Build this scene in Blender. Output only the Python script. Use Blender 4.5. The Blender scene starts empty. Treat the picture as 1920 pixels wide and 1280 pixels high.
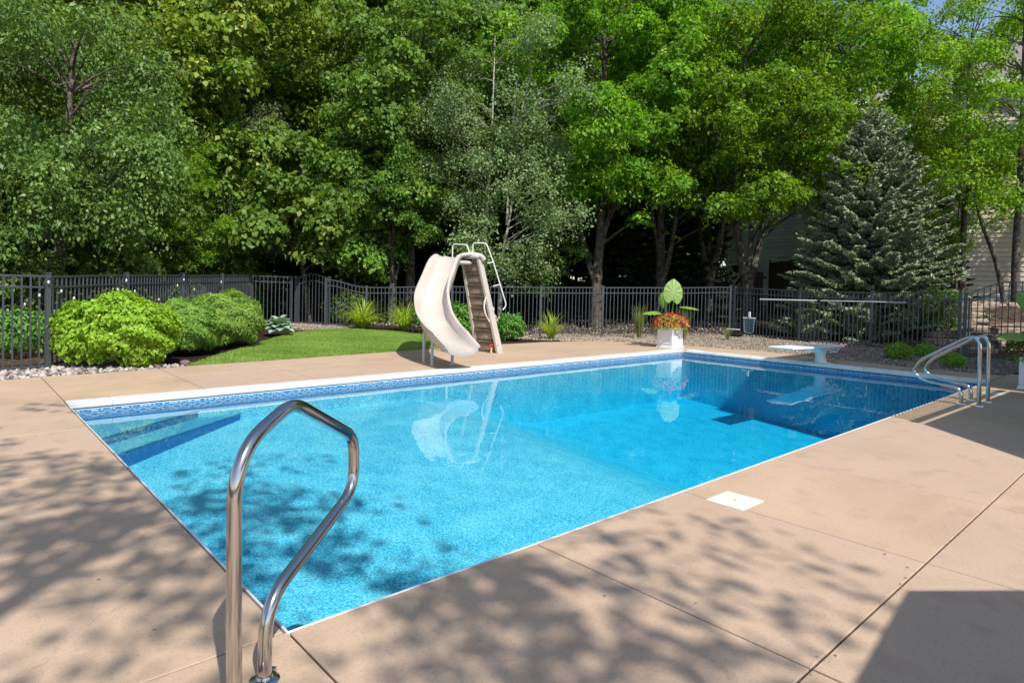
import bpy, math, random
import numpy as np
from mathutils import Vector, Matrix, Quaternion
from mathutils.geometry import delaunay_2d_cdt

random.seed(7)
sc = bpy.context.scene
COL = sc.collection
R = math.radians

# ------------------------------------------------------------------ camera
cam_d = bpy.data.cameras.new('camera')
cam = bpy.data.objects.new('camera', cam_d); COL.objects.link(cam); sc.camera = cam
fw = Vector((0.67146513, 0.74071185, -0.02192102)); rt = Vector((0.7410308, -0.67105396, 0.02366298)); up = Vector((-0.00281726, 0.03213302, 0.99947963))
cam.matrix_world = Matrix(((rt.x, up.x, -fw.x, -1.0465), (rt.y, up.y, -fw.y, -2.4660), (rt.z, up.z, -fw.z, 1.4165), (0, 0, 0, 1)))
cam_d.sensor_width = 36; cam_d.lens = 22.1735; cam_d.shift_y = -0.0398
cam_d.clip_start = 0.05; cam_d.clip_end = 600

# ------------------------------------------------------------------ world and sun
SUN_EL = 50.0
w = bpy.data.worlds.new('World'); sc.world = w; w.use_nodes = True
nt = w.node_tree; bg = nt.nodes['Background']
sky = nt.nodes.new('ShaderNodeTexSky'); sky.sky_type = 'NISHITA'; sky.sun_disc = False
sky.sun_elevation = R(SUN_EL); sky.sun_rotation = R(193.6); sky.ozone_density = 1.5
nt.links.new(sky.outputs[0], bg.inputs[0]); bg.inputs[1].default_value = 0.15
ld = bpy.data.lights.new('sun', 'SUN'); ld.energy = 4.6; ld.angle = R(0.53); ld.color = (1.0, 0.95, 0.87)
lo = bpy.data.objects.new('sun', ld); COL.objects.link(lo)
SH = Vector((0.235, 0.972, 0)).normalized()             # where shadows point on the ground
sd = Vector((SH.x * math.cos(R(SUN_EL)), SH.y * math.cos(R(SUN_EL)), -math.sin(R(SUN_EL))))
lo.rotation_euler = sd.to_track_quat('-Z', 'Y').to_euler()
sc.view_settings.view_transform = 'Standard'; sc.view_settings.look = 'None'
sc.view_settings.exposure = 0.3; sc.view_settings.gamma = 1; sc.view_settings.use_curve_mapping = False
sc.cycles.max_bounces = 8; sc.cycles.diffuse_bounces = 4; sc.cycles.glossy_bounces = 4
sc.cycles.transmission_bounces = 4; sc.cycles.transparent_max_bounces = 12; sc.cycles.volume_bounces = 0
sc.cycles.sample_clamp_indirect = 6; sc.cycles.use_denoising = True
sc.cycles.caustics_reflective = False; sc.cycles.caustics_refractive = False

# ------------------------------------------------------------------ materials
def new_mat(name):
    m = bpy.data.materials.new(name); m.use_nodes = True
    return m, m.node_tree, m.node_tree.nodes['Principled BSDF']
def N(nt, t, **kw):
    n = nt.nodes.new(t)
    for k, v in kw.items(): setattr(n, k, v)
    return n
def ramp(nt, fac, stops):
    r = N(nt, 'ShaderNodeValToRGB'); el = r.color_ramp.elements
    while len(el) < len(stops): el.new(0.5)
    for e, (p, c) in zip(el, stops): e.position = p; e.color = (*c, 1)
    nt.links.new(fac, r.inputs[0]); return r.outputs[0]
def noise(nt, scale, detail=4, rough=.55, coord='Object', vec=None, out='Fac'):
    if vec is None:
        vec = N(nt, 'ShaderNodeTexCoord').outputs[coord]
    n = N(nt, 'ShaderNodeTexNoise'); n.inputs['Scale'].default_value = scale; n.inputs['Detail'].default_value = detail
    n.inputs['Roughness'].default_value = rough; nt.links.new(vec, n.inputs['Vector']); return n.outputs[out]
def mixc(nt, fac, a, b, mode='MIX'):
    m = N(nt, 'ShaderNodeMix', data_type='RGBA', blend_type=mode)
    for s, v in ((m.inputs[0], fac), (m.inputs[6], a), (m.inputs[7], b)):
        if hasattr(v, 'links'): nt.links.new(v, s)
        elif isinstance(v, (tuple, list)): s.default_value = (*v, 1) if len(v) == 3 else v
        else: s.default_value = v
    return m.outputs[2]
def math_(nt, op, a, b=None, c=None):
    m = N(nt, 'ShaderNodeMath', operation=op)
    for s, v in zip(m.inputs, (a, b, c)):
        if v is None: continue
        if hasattr(v, 'links'): nt.links.new(v, s)
        else: s.default_value = v
    return m.outputs[0]
def bump(nt, b, h, strength=.3, dist=.01):
    n = N(nt, 'ShaderNodeBump'); n.inputs['Strength'].default_value = strength; n.inputs['Distance'].default_value = dist
    nt.links.new(h, n.inputs['Height']); nt.links.new(n.outputs[0], b.inputs['Normal'])
def two_tone(name, a, b_, scale=8, rough=.7, bs=.25, bd=.005, detail=5, spec=.5, metal=0, lo_=.35, hi=.65, bscale=None):
    m, nt, b = new_mat(name)
    f = noise(nt, scale, detail)
    nt.links.new(ramp(nt, f, [(lo_, a), (hi, b_)]), b.inputs['Base Color'])
    b.inputs['Roughness'].default_value = rough; b.inputs['Specular IOR Level'].default_value = spec; b.inputs['Metallic'].default_value = metal
    if bs: bump(nt, b, noise(nt, bscale or scale * 6, 3), bs, bd)
    return m
def leaf_mat(name, a, b_, c=None, trans=.3, rough=.5, cpos=.93, spec=.22):
    m, nt, b = new_mat(name)
    at = N(nt, 'ShaderNodeAttribute', attribute_name='tint')
    stops = [(0, a), (.85 if c else 1, b_)] + ([(cpos, b_), (1, c)] if c else [])
    col = ramp(nt, at.outputs['Fac'], stops)
    oi = N(nt, 'ShaderNodeObjectInfo')
    hs = N(nt, 'ShaderNodeHueSaturation'); nt.links.new(col, hs.inputs['Color'])
    nt.links.new(math_(nt, 'MULTIPLY_ADD', oi.outputs['Random'], .25, .87), hs.inputs['Value'])
    nt.links.new(math_(nt, 'MULTIPLY_ADD', oi.outputs['Random'], .02, .49), hs.inputs['Hue'])
    nt.links.new(hs.outputs[0], b.inputs['Base Color'])
    b.inputs['Roughness'].default_value = rough; b.inputs['Specular IOR Level'].default_value = spec
    t = N(nt, 'ShaderNodeBsdfTranslucent')
    tc = mixc(nt, 1.0, hs.outputs[0], (1.6, 1.45, .45), 'MULTIPLY'); nt.links.new(tc, t.inputs[0])
    mx = N(nt, 'ShaderNodeMixShader'); mx.inputs[0].default_value = trans
    nt.links.new(b.outputs[0], mx.inputs[1]); nt.links.new(t.outputs[0], mx.inputs[2])
    nt.links.new(mx.outputs[0], nt.nodes['Material Output'].inputs['Surface'])
    return m

M = {}
# tan sealed concrete: every slab its own slight tone
m, nt, b = new_mat('tan_concrete'); tc = N(nt, 'ShaderNodeTexCoord'); gp = N(nt, 'ShaderNodeNewGeometry').outputs['Position']
big = noise(nt, .9, 5, .6, vec=gp); sp = noise(nt, 60, 4, .7, vec=gp); fine = noise(nt, 260, 2, .6, vec=gp)
st = N(nt, 'ShaderNodeMapping'); st.inputs['Scale'].default_value = (.7, 5, 1); nt.links.new(gp, st.inputs[0]); streak = noise(nt, 1.6, 6, .6, vec=st.outputs[0])
c1 = ramp(nt, big, [(.3, (.42, .295, .19)), (.55, (.53, .38, .25)), (.75, (.60, .44, .30))])
c1 = mixc(nt, math_(nt, 'MULTIPLY', math_(nt, 'SUBTRACT', streak, .5), .9), c1, (.66, .49, .36))
crk = N(nt, 'ShaderNodeTexVoronoi', feature='DISTANCE_TO_EDGE'); crk.inputs['Scale'].default_value = .55; nt.links.new(mixc(nt, .35, gp, noise(nt, 2.5, 5, .6, vec=gp, out='Color'), 'ADD'), crk.inputs['Vector'])
c1 = mixc(nt, math_(nt, 'MULTIPLY', math_(nt, 'LESS_THAN', crk.outputs['Distance'], .0016), .30), c1, (.2, .13, .09))
oi = N(nt, 'ShaderNodeObjectInfo')
c1 = mixc(nt, math_(nt, 'MULTIPLY', oi.outputs['Random'], .75), c1, (.50, .365, .285))
c1 = mixc(nt, ramp(nt, sp, [(.3, (.5,)*3), (.46, (0,)*3)]), c1, (.24, .17, .12))
c1 = mixc(nt, ramp(nt, fine, [(.3, (.45,)*3), (.52, (0,)*3)]), c1, (.2, .14, .10))
blot = noise(nt, 4.5, 3, .5, vec=gp)
c1 = mixc(nt, ramp(nt, blot, [(.56, (0,)*3), (.76, (.42,)*3)]), c1, (.3, .21, .15))
nt.links.new(c1, b.inputs['Base Color']); b.inputs['Roughness'].default_value = .62; b.inputs['Specular IOR Level'].default_value = .35
bump(nt, b, math_(nt, 'ADD', fine, math_(nt, 'MULTIPLY', sp, 1.5)), .35, .002); M['deck'] = m

M['soil'] = two_tone('forest_floor', (.035, .024, .016), (.13, .095, .065), 9, .95, .8, .03, 8, .1, lo_=.4, hi=.68)
M['jointlitter'] = two_tone('dry_leaf_crumb', (.08, .045, .02), (.30, .22, .13), 5, .9, 0)
M['jointsoil'] = two_tone('joint_dirt', (.012, .010, .008), (.05, .04, .03), 30, .95, .5, .01)
M['mulch'] = two_tone('mulch', (.028, .017, .014), (.085, .052, .042), 70, .95, 1, .03, 6, .1)
M['gravelbase'] = two_tone('gravel_base', (.10, .085, .07), (.36, .30, .25), 45, .95, 1, .02, 4, .1)
M['stone'] = leaf_mat('gravel_stone', (.17, .13, .10), (.52, .43, .34), trans=0, rough=.85, spec=.2)
M['riverstone'] = leaf_mat('river_stone', (.16, .13, .12), (.52, .47, .42), (.22, .18, .18), trans=0, rough=.8, spec=.25)
M['block'] = two_tone('split_stone', (.16, .12, .09), (.42, .33, .26), 6, .9, .9, .03, 8, .2, bscale=22)
M['lawnbase'] = two_tone('lawn_base', (.05, .10, .015), (.11, .20, .04), 5, .9, .8, .03, 6, .1)
M['blade'] = leaf_mat('grass_blade', (.15, .26, .035), (.35, .48, .11), (.46, .42, .20), trans=.3, rough=.6, cpos=.96)
m, nt, b = new_mat('white_coping'); b.inputs['Base Color'].default_value = (.80, .81, .82, 1); b.inputs['Roughness'].default_value = .4
gp = N(nt, 'ShaderNodeNewGeometry').outputs['Position']
nt.links.new(ramp(nt, noise(nt, 3, 6, .65, vec=gp), [(.3, (.58, .57, .55)), (.6, (.72, .72, .72))]), b.inputs['Base Color']); M['coping'] = m
M['white'] = two_tone('white_vinyl', (.78, .79, .80), (.84, .84, .83), 3, .35, 0)
M['lid'] = two_tone('skimmer_lid_plastic', (.62, .60, .52), (.72, .70, .62), 9, .5, .1)
m, nt, b = new_mat('black_aluminium'); b.inputs['Base Color'].default_value = (.055, .063, .076, 1); b.inputs['Roughness'].default_value = .38; b.inputs['Specular IOR Level'].default_value = .7; M['fence'] = m
m, nt, b = new_mat('stainless'); b.inputs['Base Color'].default_value = (.50, .485, .47, 1); b.inputs['Metallic'].default_value = 1; b.inputs['Roughness'].default_value = .13
nt.links.new(math_(nt, 'MULTIPLY_ADD', noise(nt, 30, 4), .14, .06), b.inputs['Roughness'])
bump(nt, b, noise(nt, 90, 2), .04, .001); M['steel'] = m
M['galv'] = two_tone('painted_steel_leg', (.42, .43, .43), (.55, .56, .56), 12, .4, .1)
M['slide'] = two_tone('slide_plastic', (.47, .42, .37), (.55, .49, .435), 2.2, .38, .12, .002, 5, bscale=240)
M['slidestep'] = two_tone('slide_step_plastic', (.24, .18, .13), (.33, .26, .20), 5, .5, .15, .002)  # slide beige darkened to brown: shade under the stairs put into the colour
M['bark'] = two_tone('grey_bark', (.05, .042, .035), (.18, .155, .13), 7, .95, 1, .04, 8, .1, bscale=26)
M['birch'] = two_tone('pale_bark', (.20, .19, .15), (.46, .44, .36), 6, .8, .6, .01, 6, .2, bscale=30)
M['black'] = two_tone('black_plastic', (.01, .01, .011), (.02, .02, .02), 9, .5, 0)
M['wood'] = two_tone('weathered_fence_wood', (.035, .026, .02), (.09, .065, .048), 5, .85, .6, .01)
M['leaf_maple'] = leaf_mat('maple_leaf', (.075, .185, .014), (.225, .43, .035), (.50, .52, .08), trans=.42)
M['leaf_linden'] = leaf_mat('linden_leaf', (.070, .155, .024), (.20, .34, .06), (.36, .43, .08), trans=.36)
M['leaf_elm'] = leaf_mat('elm_leaf', (.080, .16, .034), (.22, .36, .09), trans=.32, rough=.45, spec=.35)
M['leaf_seed'] = leaf_mat('seeding_linden_leaf', (.095, .18, .020), (.26, .37, .05), (.48, .48, .15), trans=.3, cpos=.88)
M['leaf_aspen'] = leaf_mat('aspen_leaf', (.11, .205, .075), (.29, .43, .18), trans=.28, rough=.5, spec=.35)
M['leaf_right'] = leaf_mat('birch_leaf', (.10, .21, .012), (.27, .44, .035), (.46, .50, .06), trans=.42)
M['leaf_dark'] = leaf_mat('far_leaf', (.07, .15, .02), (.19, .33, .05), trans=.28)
M['leaf_sun'] = leaf_mat('backlit_leaf', (.16, .22, .015), (.34, .38, .03), trans=.4)  # yellow green of sun through leaves, put into the leaf colour
M['leaf_cedar'] = leaf_mat('cedar_needle', (.085, .13, .05), (.24, .30, .14), trans=.1, rough=.6)
M['leaf_spruce'] = leaf_mat('spruce_needle', (.14, .205, .11), (.33, .42, .245), (.28, .34, .15), trans=.06, rough=.6, cpos=.95)
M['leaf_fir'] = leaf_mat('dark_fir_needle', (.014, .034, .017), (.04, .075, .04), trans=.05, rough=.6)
M['leaf_lime'] = leaf_mat('lime_hydrangea_leaf', (.17, .34, .022), (.34, .56, .055), (.48, .64, .10), trans=.3)
M['leaf_yew'] = leaf_mat('yew_needle', (.09, .20, .028), (.28, .43, .08), (.46, .60, .15), trans=.28, rough=.5)
M['leaf_shrub'] = leaf_mat('viburnum_leaf', (.06, .17, .025), (.17, .36, .06), (.3, .46, .1), trans=.25)
M['leaf_day'] = leaf_mat('daylily_blade', (.26, .42, .045), (.50, .64, .12), trans=.35)
M['leaf_hosta'] = leaf_mat('hosta_leaf', (.22, .36, .27), (.42, .58, .47), trans=.18, rough=.5)
M['leaf_reed'] = leaf_mat('feather_grass', (.14, .20, .04), (.30, .33, .12), (.42, .34, .2), trans=.3, cpos=.9)
M['leaf_coleus'] = leaf_mat('coleus_leaf', (.55, .02, .06), (.72, .06, .12), (.42, .50, .04), trans=.3)
M['leaf_coleus_lime'] = leaf_mat('coleus_lime_leaf', (.25, .36, .03), (.5, .58, .08), trans=.3)
M['leaf_coleus_dark'] = leaf_mat('coleus_dark_leaf', (.16, .03, .06), (.30, .05, .09), (.14, .2, .03), trans=.2)
def ear_mat(name, dark, light):
    m, nt, b = new_mat(name); uv = N(nt, 'ShaderNodeAttribute', attribute_name='vein')
    col = mixc(nt, uv.outputs['Fac'], dark, light); nt.links.new(mixc(nt, math_(nt, 'MULTIPLY', noise(nt, 6), .4), col, tuple(x * .6 for x in dark)), b.inputs['Base Color'])
    b.inputs['Roughness'].default_value = .5
    t = N(nt, 'ShaderNodeBsdfTranslucent'); t.inputs[0].default_value = (*[min(1, x * 1.6) for x in dark], 1)
    mx = N(nt, 'ShaderNodeMixShader'); mx.inputs[0].default_value = .3
    nt.links.new(b.outputs[0], mx.inputs[1]); nt.links.new(t.outputs[0], mx.inputs[2]); nt.links.new(mx.outputs[0], nt.nodes['Material Output'].inputs['Surface'])
    return m
M['ear'] = ear_mat('elephant_ear', (.20, .36, .05), (.48, .62, .22))
def siding(name, a, b_):
    m = two_tone(name, a, b_, .6, .6, .12, .003, 4, .3, bscale=70); nt = m.node_tree; b = nt.nodes['Principled BSDF']; src = b.inputs['Base Color'].links[0].from_socket
    hs = N(nt, 'ShaderNodeHueSaturation'); nt.links.new(src, hs.inputs['Color']); nt.links.new(math_(nt, 'MULTIPLY_ADD', N(nt, 'ShaderNodeObjectInfo').outputs['Random'], .16, .90), hs.inputs['Value']); nt.links.new(hs.outputs[0], b.inputs['Base Color']); return m
M['siding_tan'] = siding('tan_siding', (.58, .51, .43), (.66, .58, .49))
M['siding_grey'] = siding('grey_siding', (.68, .67, .64), (.76, .75, .72))
M['siding_own'] = siding('own_house_siding', (.42, .36, .29), (.48, .42, .34))
M['shingle'] = two_tone('roof_shingle', (.14, .12, .12), (.30, .27, .27), 14, .9, .7, .01, 4, .1)
M['trim'] = two_tone('white_trim', (.7, .7, .69), (.78, .78, .77), 2, .5, 0)
m, nt, b = new_mat('window_glass'); b.inputs['Base Color'].default_value = (.02, .025, .03, 1); b.inputs['Roughness'].default_value = .06; M['glass'] = m
M['canvas'] = two_tone('umbrella_canvas', (.35, .28, .2), (.42, .34, .25), 20, .9, .1)
M['blue'] = two_tone('blue_net', (.14, .26, .38), (.24, .36, .48), 30, .6, 0)
M['brd'] = two_tone('diving_board_tread', (.60, .62, .64), (.72, .73, .74), 90, .8, .6, .002, 2)
M['red'] = two_tone('red_handle', (.5, .05, .03), (.6, .08, .04), 5, .4, 0)
M['brass'] = two_tone('brass', (.55, .42, .2), (.65, .5, .28), 9, .35, 0)
m, nt, b = new_mat('bulb_glass'); b.inputs['Base Color'].default_value = (.55, .54, .50, 1); b.inputs['Roughness'].default_value = .08; b.inputs['Specular IOR Level'].default_value = .9; M['bulb'] = m
M['statue'] = two_tone('cast_stone', (.16, .16, .15), (.52, .52, .50), 14, .9, .6, .01)

# pool liner: mosaic print
def liner(name, border):
    m, nt, b = new_mat(name); gp = N(nt, 'ShaderNodeNewGeometry').outputs['Position']
    wn = N(nt, 'ShaderNodeTexNoise'); wn.inputs['Scale'].default_value = 14; wn.inputs['Detail'].default_value = 2; nt.links.new(gp, wn.inputs['Vector'])
    mp = mixc(nt, .035, gp, wn.outputs['Color'], 'ADD')
    vo = N(nt, 'ShaderNodeTexVoronoi', feature='F1'); vo.inputs['Scale'].default_value = 66; nt.links.new(mp, vo.inputs['Vector'])
    n1 = noise(nt, 56, 4, .7, vec=mp); n2 = noise(nt, 3.0, 3, .5, vec=gp)
    k = math_(nt, 'ADD', n1, math_(nt, 'MULTIPLY', math_(nt, 'SUBTRACT', vo.outputs['Distance'], .4), .35))
    k = math_(nt, 'ADD', k, math_(nt, 'MULTIPLY', math_(nt, 'SUBTRACT', n2, .5), .25))
    col = ramp(nt, k, [(.36, (.03, .30, .52)), (.47, (.10, .47, .66)), (.55, (.22, .58, .77)), (.68, (.45, .74, .84))])
    if border:
        s = N(nt, 'ShaderNodeSeparateXYZ'); nt.links.new(gp, s.inputs[0])
        u = math_(nt, 'ADD', s.outputs[0], s.outputs[1]); z = s.outputs[2]
        dk = ramp(nt, n1, [(.4, (.012, .11, .29)), (.6, (.03, .23, .47))])
        a = math_(nt, 'MULTIPLY', math_(nt, 'SINE', math_(nt, 'MULTIPLY', u, 2 * math.pi / .24)), .020)
        zz = math_(nt, 'ADD', z, .128)
        st1 = math_(nt, 'LESS_THAN', math_(nt, 'ABSOLUTE', math_(nt, 'SUBTRACT', zz, a)), .0065)
        st2 = math_(nt, 'LESS_THAN', math_(nt, 'ABSOLUTE', math_(nt, 'ADD', zz, a)), .0065)
        kn = math_(nt, 'MAXIMUM', st1, st2)
        dk = mixc(nt, math_(nt, 'MULTIPLY', kn, math_(nt, 'MULTIPLY_ADD', math_(nt, 'ABSOLUTE', math_(nt, 'COSINE', math_(nt, 'MULTIPLY', u, 2 * math.pi / .24))), .55, .25)), dk, (.50, .50, .44))
        dots = math_(nt, 'MULTIPLY', math_(nt, 'LESS_THAN', math_(nt, 'ABSOLUTE', math_(nt, 'ADD', z, .083)), .006), math_(nt, 'GREATER_THAN', noise(nt, 40, 2, vec=gp), .5))
        dk = mixc(nt, dots, dk, (.55, .68, .8))
        line = math_(nt, 'LESS_THAN', math_(nt, 'ABSOLUTE', math_(nt, 'ADD', z, .097)), .003)
        dk = mixc(nt, line, dk, (.05, .3, .62))
        col = mixc(nt, math_(nt, 'GREATER_THAN', z, -.215), col, dk)
        col = mixc(nt, math_(nt, 'LESS_THAN', math_(nt, 'ABSOLUTE', math_(nt, 'ADD', z, .217)), .003), col, (.01, .06, .25))
    nt.links.new(col, b.inputs['Base Color']); b.inputs['Roughness'].default_value = .55; b.inputs['Specular IOR Level'].default_value = .2
    return m
M['liner'] = liner('mosaic_liner', False); M['linerwall'] = liner('mosaic_liner_border', True)
M['steplin'] = two_tone('step_liner', (.05, .30, .48), (.12, .42, .60), 30, .5, 0, detail=6)
M['riser'] = two_tone('step_riser_liner', (.02, .13, .38), (.05, .22, .50), 60, .5, 0, detail=5)
# water: clear tinted body (absorption) under a rippled Fresnel surface
m = bpy.data.materials.new('pool_water'); m.use_nodes = True; nt = m.node_tree; nt.nodes.clear()
out = N(nt, 'ShaderNodeOutputMaterial'); tr = N(nt, 'ShaderNodeBsdfTransparent'); gl = N(nt, 'ShaderNodeBsdfGlossy'); gl.inputs['Roughness'].default_value = 0.0
fr = N(nt, 'ShaderNodeFresnel'); fr.inputs['IOR'].default_value = 1.333
gp = N(nt, 'ShaderNodeNewGeometry').outputs['Position']
h = math_(nt, 'ADD', noise(nt, 1.3, 2, .5, vec=gp), math_(nt, 'MULTIPLY', noise(nt, 7, 2, .5, vec=gp), .10))
bp = N(nt, 'ShaderNodeBump'); bp.inputs['Strength'].default_value = .28; bp.inputs['Distance'].default_value = .012; nt.links.new(h, bp.inputs['Height'])
nt.links.new(bp.outputs[0], gl.inputs['Normal']); nt.links.new(bp.outputs[0], fr.inputs['Normal'])
mx = N(nt, 'ShaderNodeMixShader'); nt.links.new(fr.outputs[0], mx.inputs[0]); nt.links.new(tr.outputs[0], mx.inputs[1]); nt.links.new(gl.outputs[0], mx.inputs[2])
nt.links.new(mx.outputs[0], out.inputs['Surface'])
va = N(nt, 'ShaderNodeVolumeAbsorption'); va.inputs['Color'].default_value = (.34, .932, .985, 1); va.inputs['Density'].default_value = .66
nt.links.new(va.outputs[0], out.inputs['Volume']); M['water'] = m
M['npool'] = two_tone('neighbour_water', (.08, .42, .6), (.2, .6, .75), 4, .1, 0)

# ------------------------------------------------------------------ helpers
def link(name, me, mat, parent=None):
    o = bpy.data.objects.new(name, me); COL.objects.link(o)
    if mat is not None and not me.materials: me.materials.append(mat)
    if parent is not None: o.parent = parent
    return o
def make_mesh(name, V, F, smooth=False):
    me = bpy.data.meshes.new(name)
    V = np.asarray(V, np.float32)
    if isinstance(F, np.ndarray):
        k = F.shape[1]; n = len(F)
        me.vertices.add(len(V)); me.vertices.foreach_set('co', V.ravel())
        me.loops.add(n * k); me.loops.foreach_set('vertex_index', F.astype(np.int32).ravel())
        me.polygons.add(n); me.polygons.foreach_set('loop_start', np.arange(0, n * k, k, dtype=np.int32))
        me.polygons.foreach_set('loop_total', np.full(n, k, np.int32))
        if smooth: me.polygons.foreach_set('use_smooth', np.ones(n, bool))
        me.update(calc_edges=True)
    else:
        me.from_pydata(V.tolist(), [], F); me.update()
        if smooth:
            for p in me.polygons: p.use_smooth = True
    return me
def tag(o, label=None, cat=None, group=None, kind=None):
    if label: o['label'] = label
    if cat: o['category'] = cat
    if group: o['group'] = group
    if kind: o['kind'] = kind
    return o
def thing(name, label, cat, loc=(0, 0, 0), rz=0, group=None):
    o = bpy.data.objects.new(name, None); COL.objects.link(o); o.empty_display_size = .2
    o.location = loc; o.rotation_euler = (0, 0, rz); return tag(o, label, cat, group)
class B:                                  # collects shapes into one mesh
    def __init__(s): s.V = []; s.F = []
    def add(s, V, F):
        k = len(s.V); s.V += [tuple(v) for v in V]; s.F += [tuple(i + k for i in f) for f in F]
    def box(s, c, d, rz=0, bev=0, ax=None):
        hx, hy, hz = d[0] / 2, d[1] / 2, d[2] / 2
        e = min(bev, hx * .9, hy * .9, hz * .9)
        ca, sa = math.cos(rz), math.sin(rz)
        def tf(p):
            if ax is not None: q = ax[0] * p[0] + ax[1] * p[1] + ax[2] * p[2]; return (c[0] + q[0], c[1] + q[1], c[2] + q[2])
            return (c[0] + p[0] * ca - p[1] * sa, c[1] + p[0] * sa + p[1] * ca, c[2] + p[2])
        if e <= 0:
            P = [(x, y, z) for z in (-hz, hz) for x, y in ((-hx, -hy), (hx, -hy), (hx, hy), (-hx, hy))]
            s.add([tf(p) for p in P], [(3, 2, 1, 0), (4, 5, 6, 7), (0, 1, 5, 4), (1, 2, 6, 5), (2, 3, 7, 6), (3, 0, 4, 7)]); return
        P = []
        for z, i in ((-hz, e), (-hz + e, 0), (hz - e, 0), (hz, e)):
            P += [(x, y, z) for x, y in ((-hx + i, -hy + i), (hx - i, -hy + i), (hx - i, hy - i), (-hx + i, hy - i))]
        F = [(3, 2, 1, 0), (12, 13, 14, 15)]
        for k in range(3):
            for j in range(4): a = k * 4 + j; bq = k * 4 + (j + 1) % 4; F.append((a, bq, bq + 4, a + 4))
        s.add([tf(p) for p in P], F)
    def tube(s, pts, r, n=8, cap=True):
        pts = [Vector(p) for p in pts]; rr = r if isinstance(r, (list, tuple)) else [r] * len(pts)
        V = []; prev = None
        for i, p in enumerate(pts):
            t = (pts[min(i + 1, len(pts) - 1)] - pts[max(i - 1, 0)]).normalized()
            if prev is None: a = t.orthogonal().normalized()
            else: a = (prev - t * prev.dot(t)); a = a.normalized() if a.length > 1e-6 else t.orthogonal().normalized()
            prev = a; bq = t.cross(a)
            for k in range(n):
                an = 2 * math.pi * k / n; V.append(p + (a * math.cos(an) + bq * math.sin(an)) * rr[i])
        F = []
        for i in range(len(pts) - 1):
            for k in range(n): a = i * n + k; c = i * n + (k + 1) % n; F.append((a, c, c + n, a + n))
        if cap: F.append(tuple(reversed(range(n)))); F.append(tuple(range((len(pts) - 1) * n, len(pts) * n)))
        s.add(V, F)
    def lathe(s, prof, c=(0, 0, 0), n=20, a0=0, sq=False):
        V = []
        for r_, z in prof:
            for k in range(n): an = a0 + 2 * math.pi * k / n; V.append((c[0] + r_ * math.cos(an), c[1] + r_ * math.sin(an), c[2] + z))
        F = []
        for i in range(len(prof) - 1):
            for k in range(n): a = i * n + k; d = i * n + (k + 1) % n; F.append((a, d, d + n, a + n))
        F.append(tuple(reversed(range(n)))); F.append(tuple(range((len(prof) - 1) * n, len(prof) * n)))
        s.add(V, F)
    def prism(s, poly, z0, z1, bev=0):
        n = len(poly); cx = sum(p[0] for p in poly) / n; cy = sum(p[1] for p in poly) / n
        def ins(p): d = math.hypot(p[0] - cx, p[1] - cy) or 1; return (p[0] + (cx - p[0]) / d * bev * 1.4, p[1] + (cy - p[1]) / d * bev * 1.4)
        L = [[(p[0], p[1], z0) for p in poly], [(p[0], p[1], z1 - bev) for p in poly]]
        if bev: L.append([(*ins(p), z1) for p in poly])
        V = [v for l in L for v in l]; F = [tuple(reversed(range(n)))]
        for i in range(len(L) - 1):
            for k in range(n): a = i * n + k; c = i * n + (k + 1) % n; F.append((a, c, c + n, a + n))
        F.append(tuple(range((len(L) - 1) * n, len(L) * n))); s.add(V, F)
    def obj(s, name, mat, parent=None, smooth=False):
        me = make_mesh(name, s.V, s.F, smooth)
        if smooth:
            me.set_sharp_from_angle(angle=R(42))
        return link(name, me, mat, parent)
def catmull(pts, n=6):
    P = [Vector(p) for p in pts]; P = [P[0] * 2 - P[1]] + P + [P[-1] * 2 - P[-2]]; out = []
    for i in range(1, len(P) - 2):
        for k in range(n):
            t = k / n; a, b_, c, d = P[i - 1:i + 3]
            out.append(.5 * ((2 * b_) + (c - a) * t + (2 * a - 5 * b_ + 4 * c - d) * t * t + (3 * b_ - a - 3 * c + d) * t ** 3))
    out.append(P[-2]); return out
def children(o): return [c for c in bpy.data.objects if c.parent == o]
def dup(root, loc, rz=0, scale=1, label=None, group=None):
    kids = [(c, list(c.children)) for c in root.children]
    r = root.copy(); COL.objects.link(r); r.location = loc; r.rotation_euler = (0, 0, rz); r.scale = (scale,) * 3 if not isinstance(scale, tuple) else scale
    if label: r['label'] = label
    if group: r['group'] = group
    for c, gs in kids:
        d = c.copy(); COL.objects.link(d); d.parent = r
        for g in gs: e = g.copy(); COL.objects.link(e); e.parent = d
    return r
def set_tint(me, t):
    a = me.attributes.new('tint', 'FLOAT', 'FACE'); a.data.foreach_set('value', np.asarray(t, np.float32))

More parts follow.
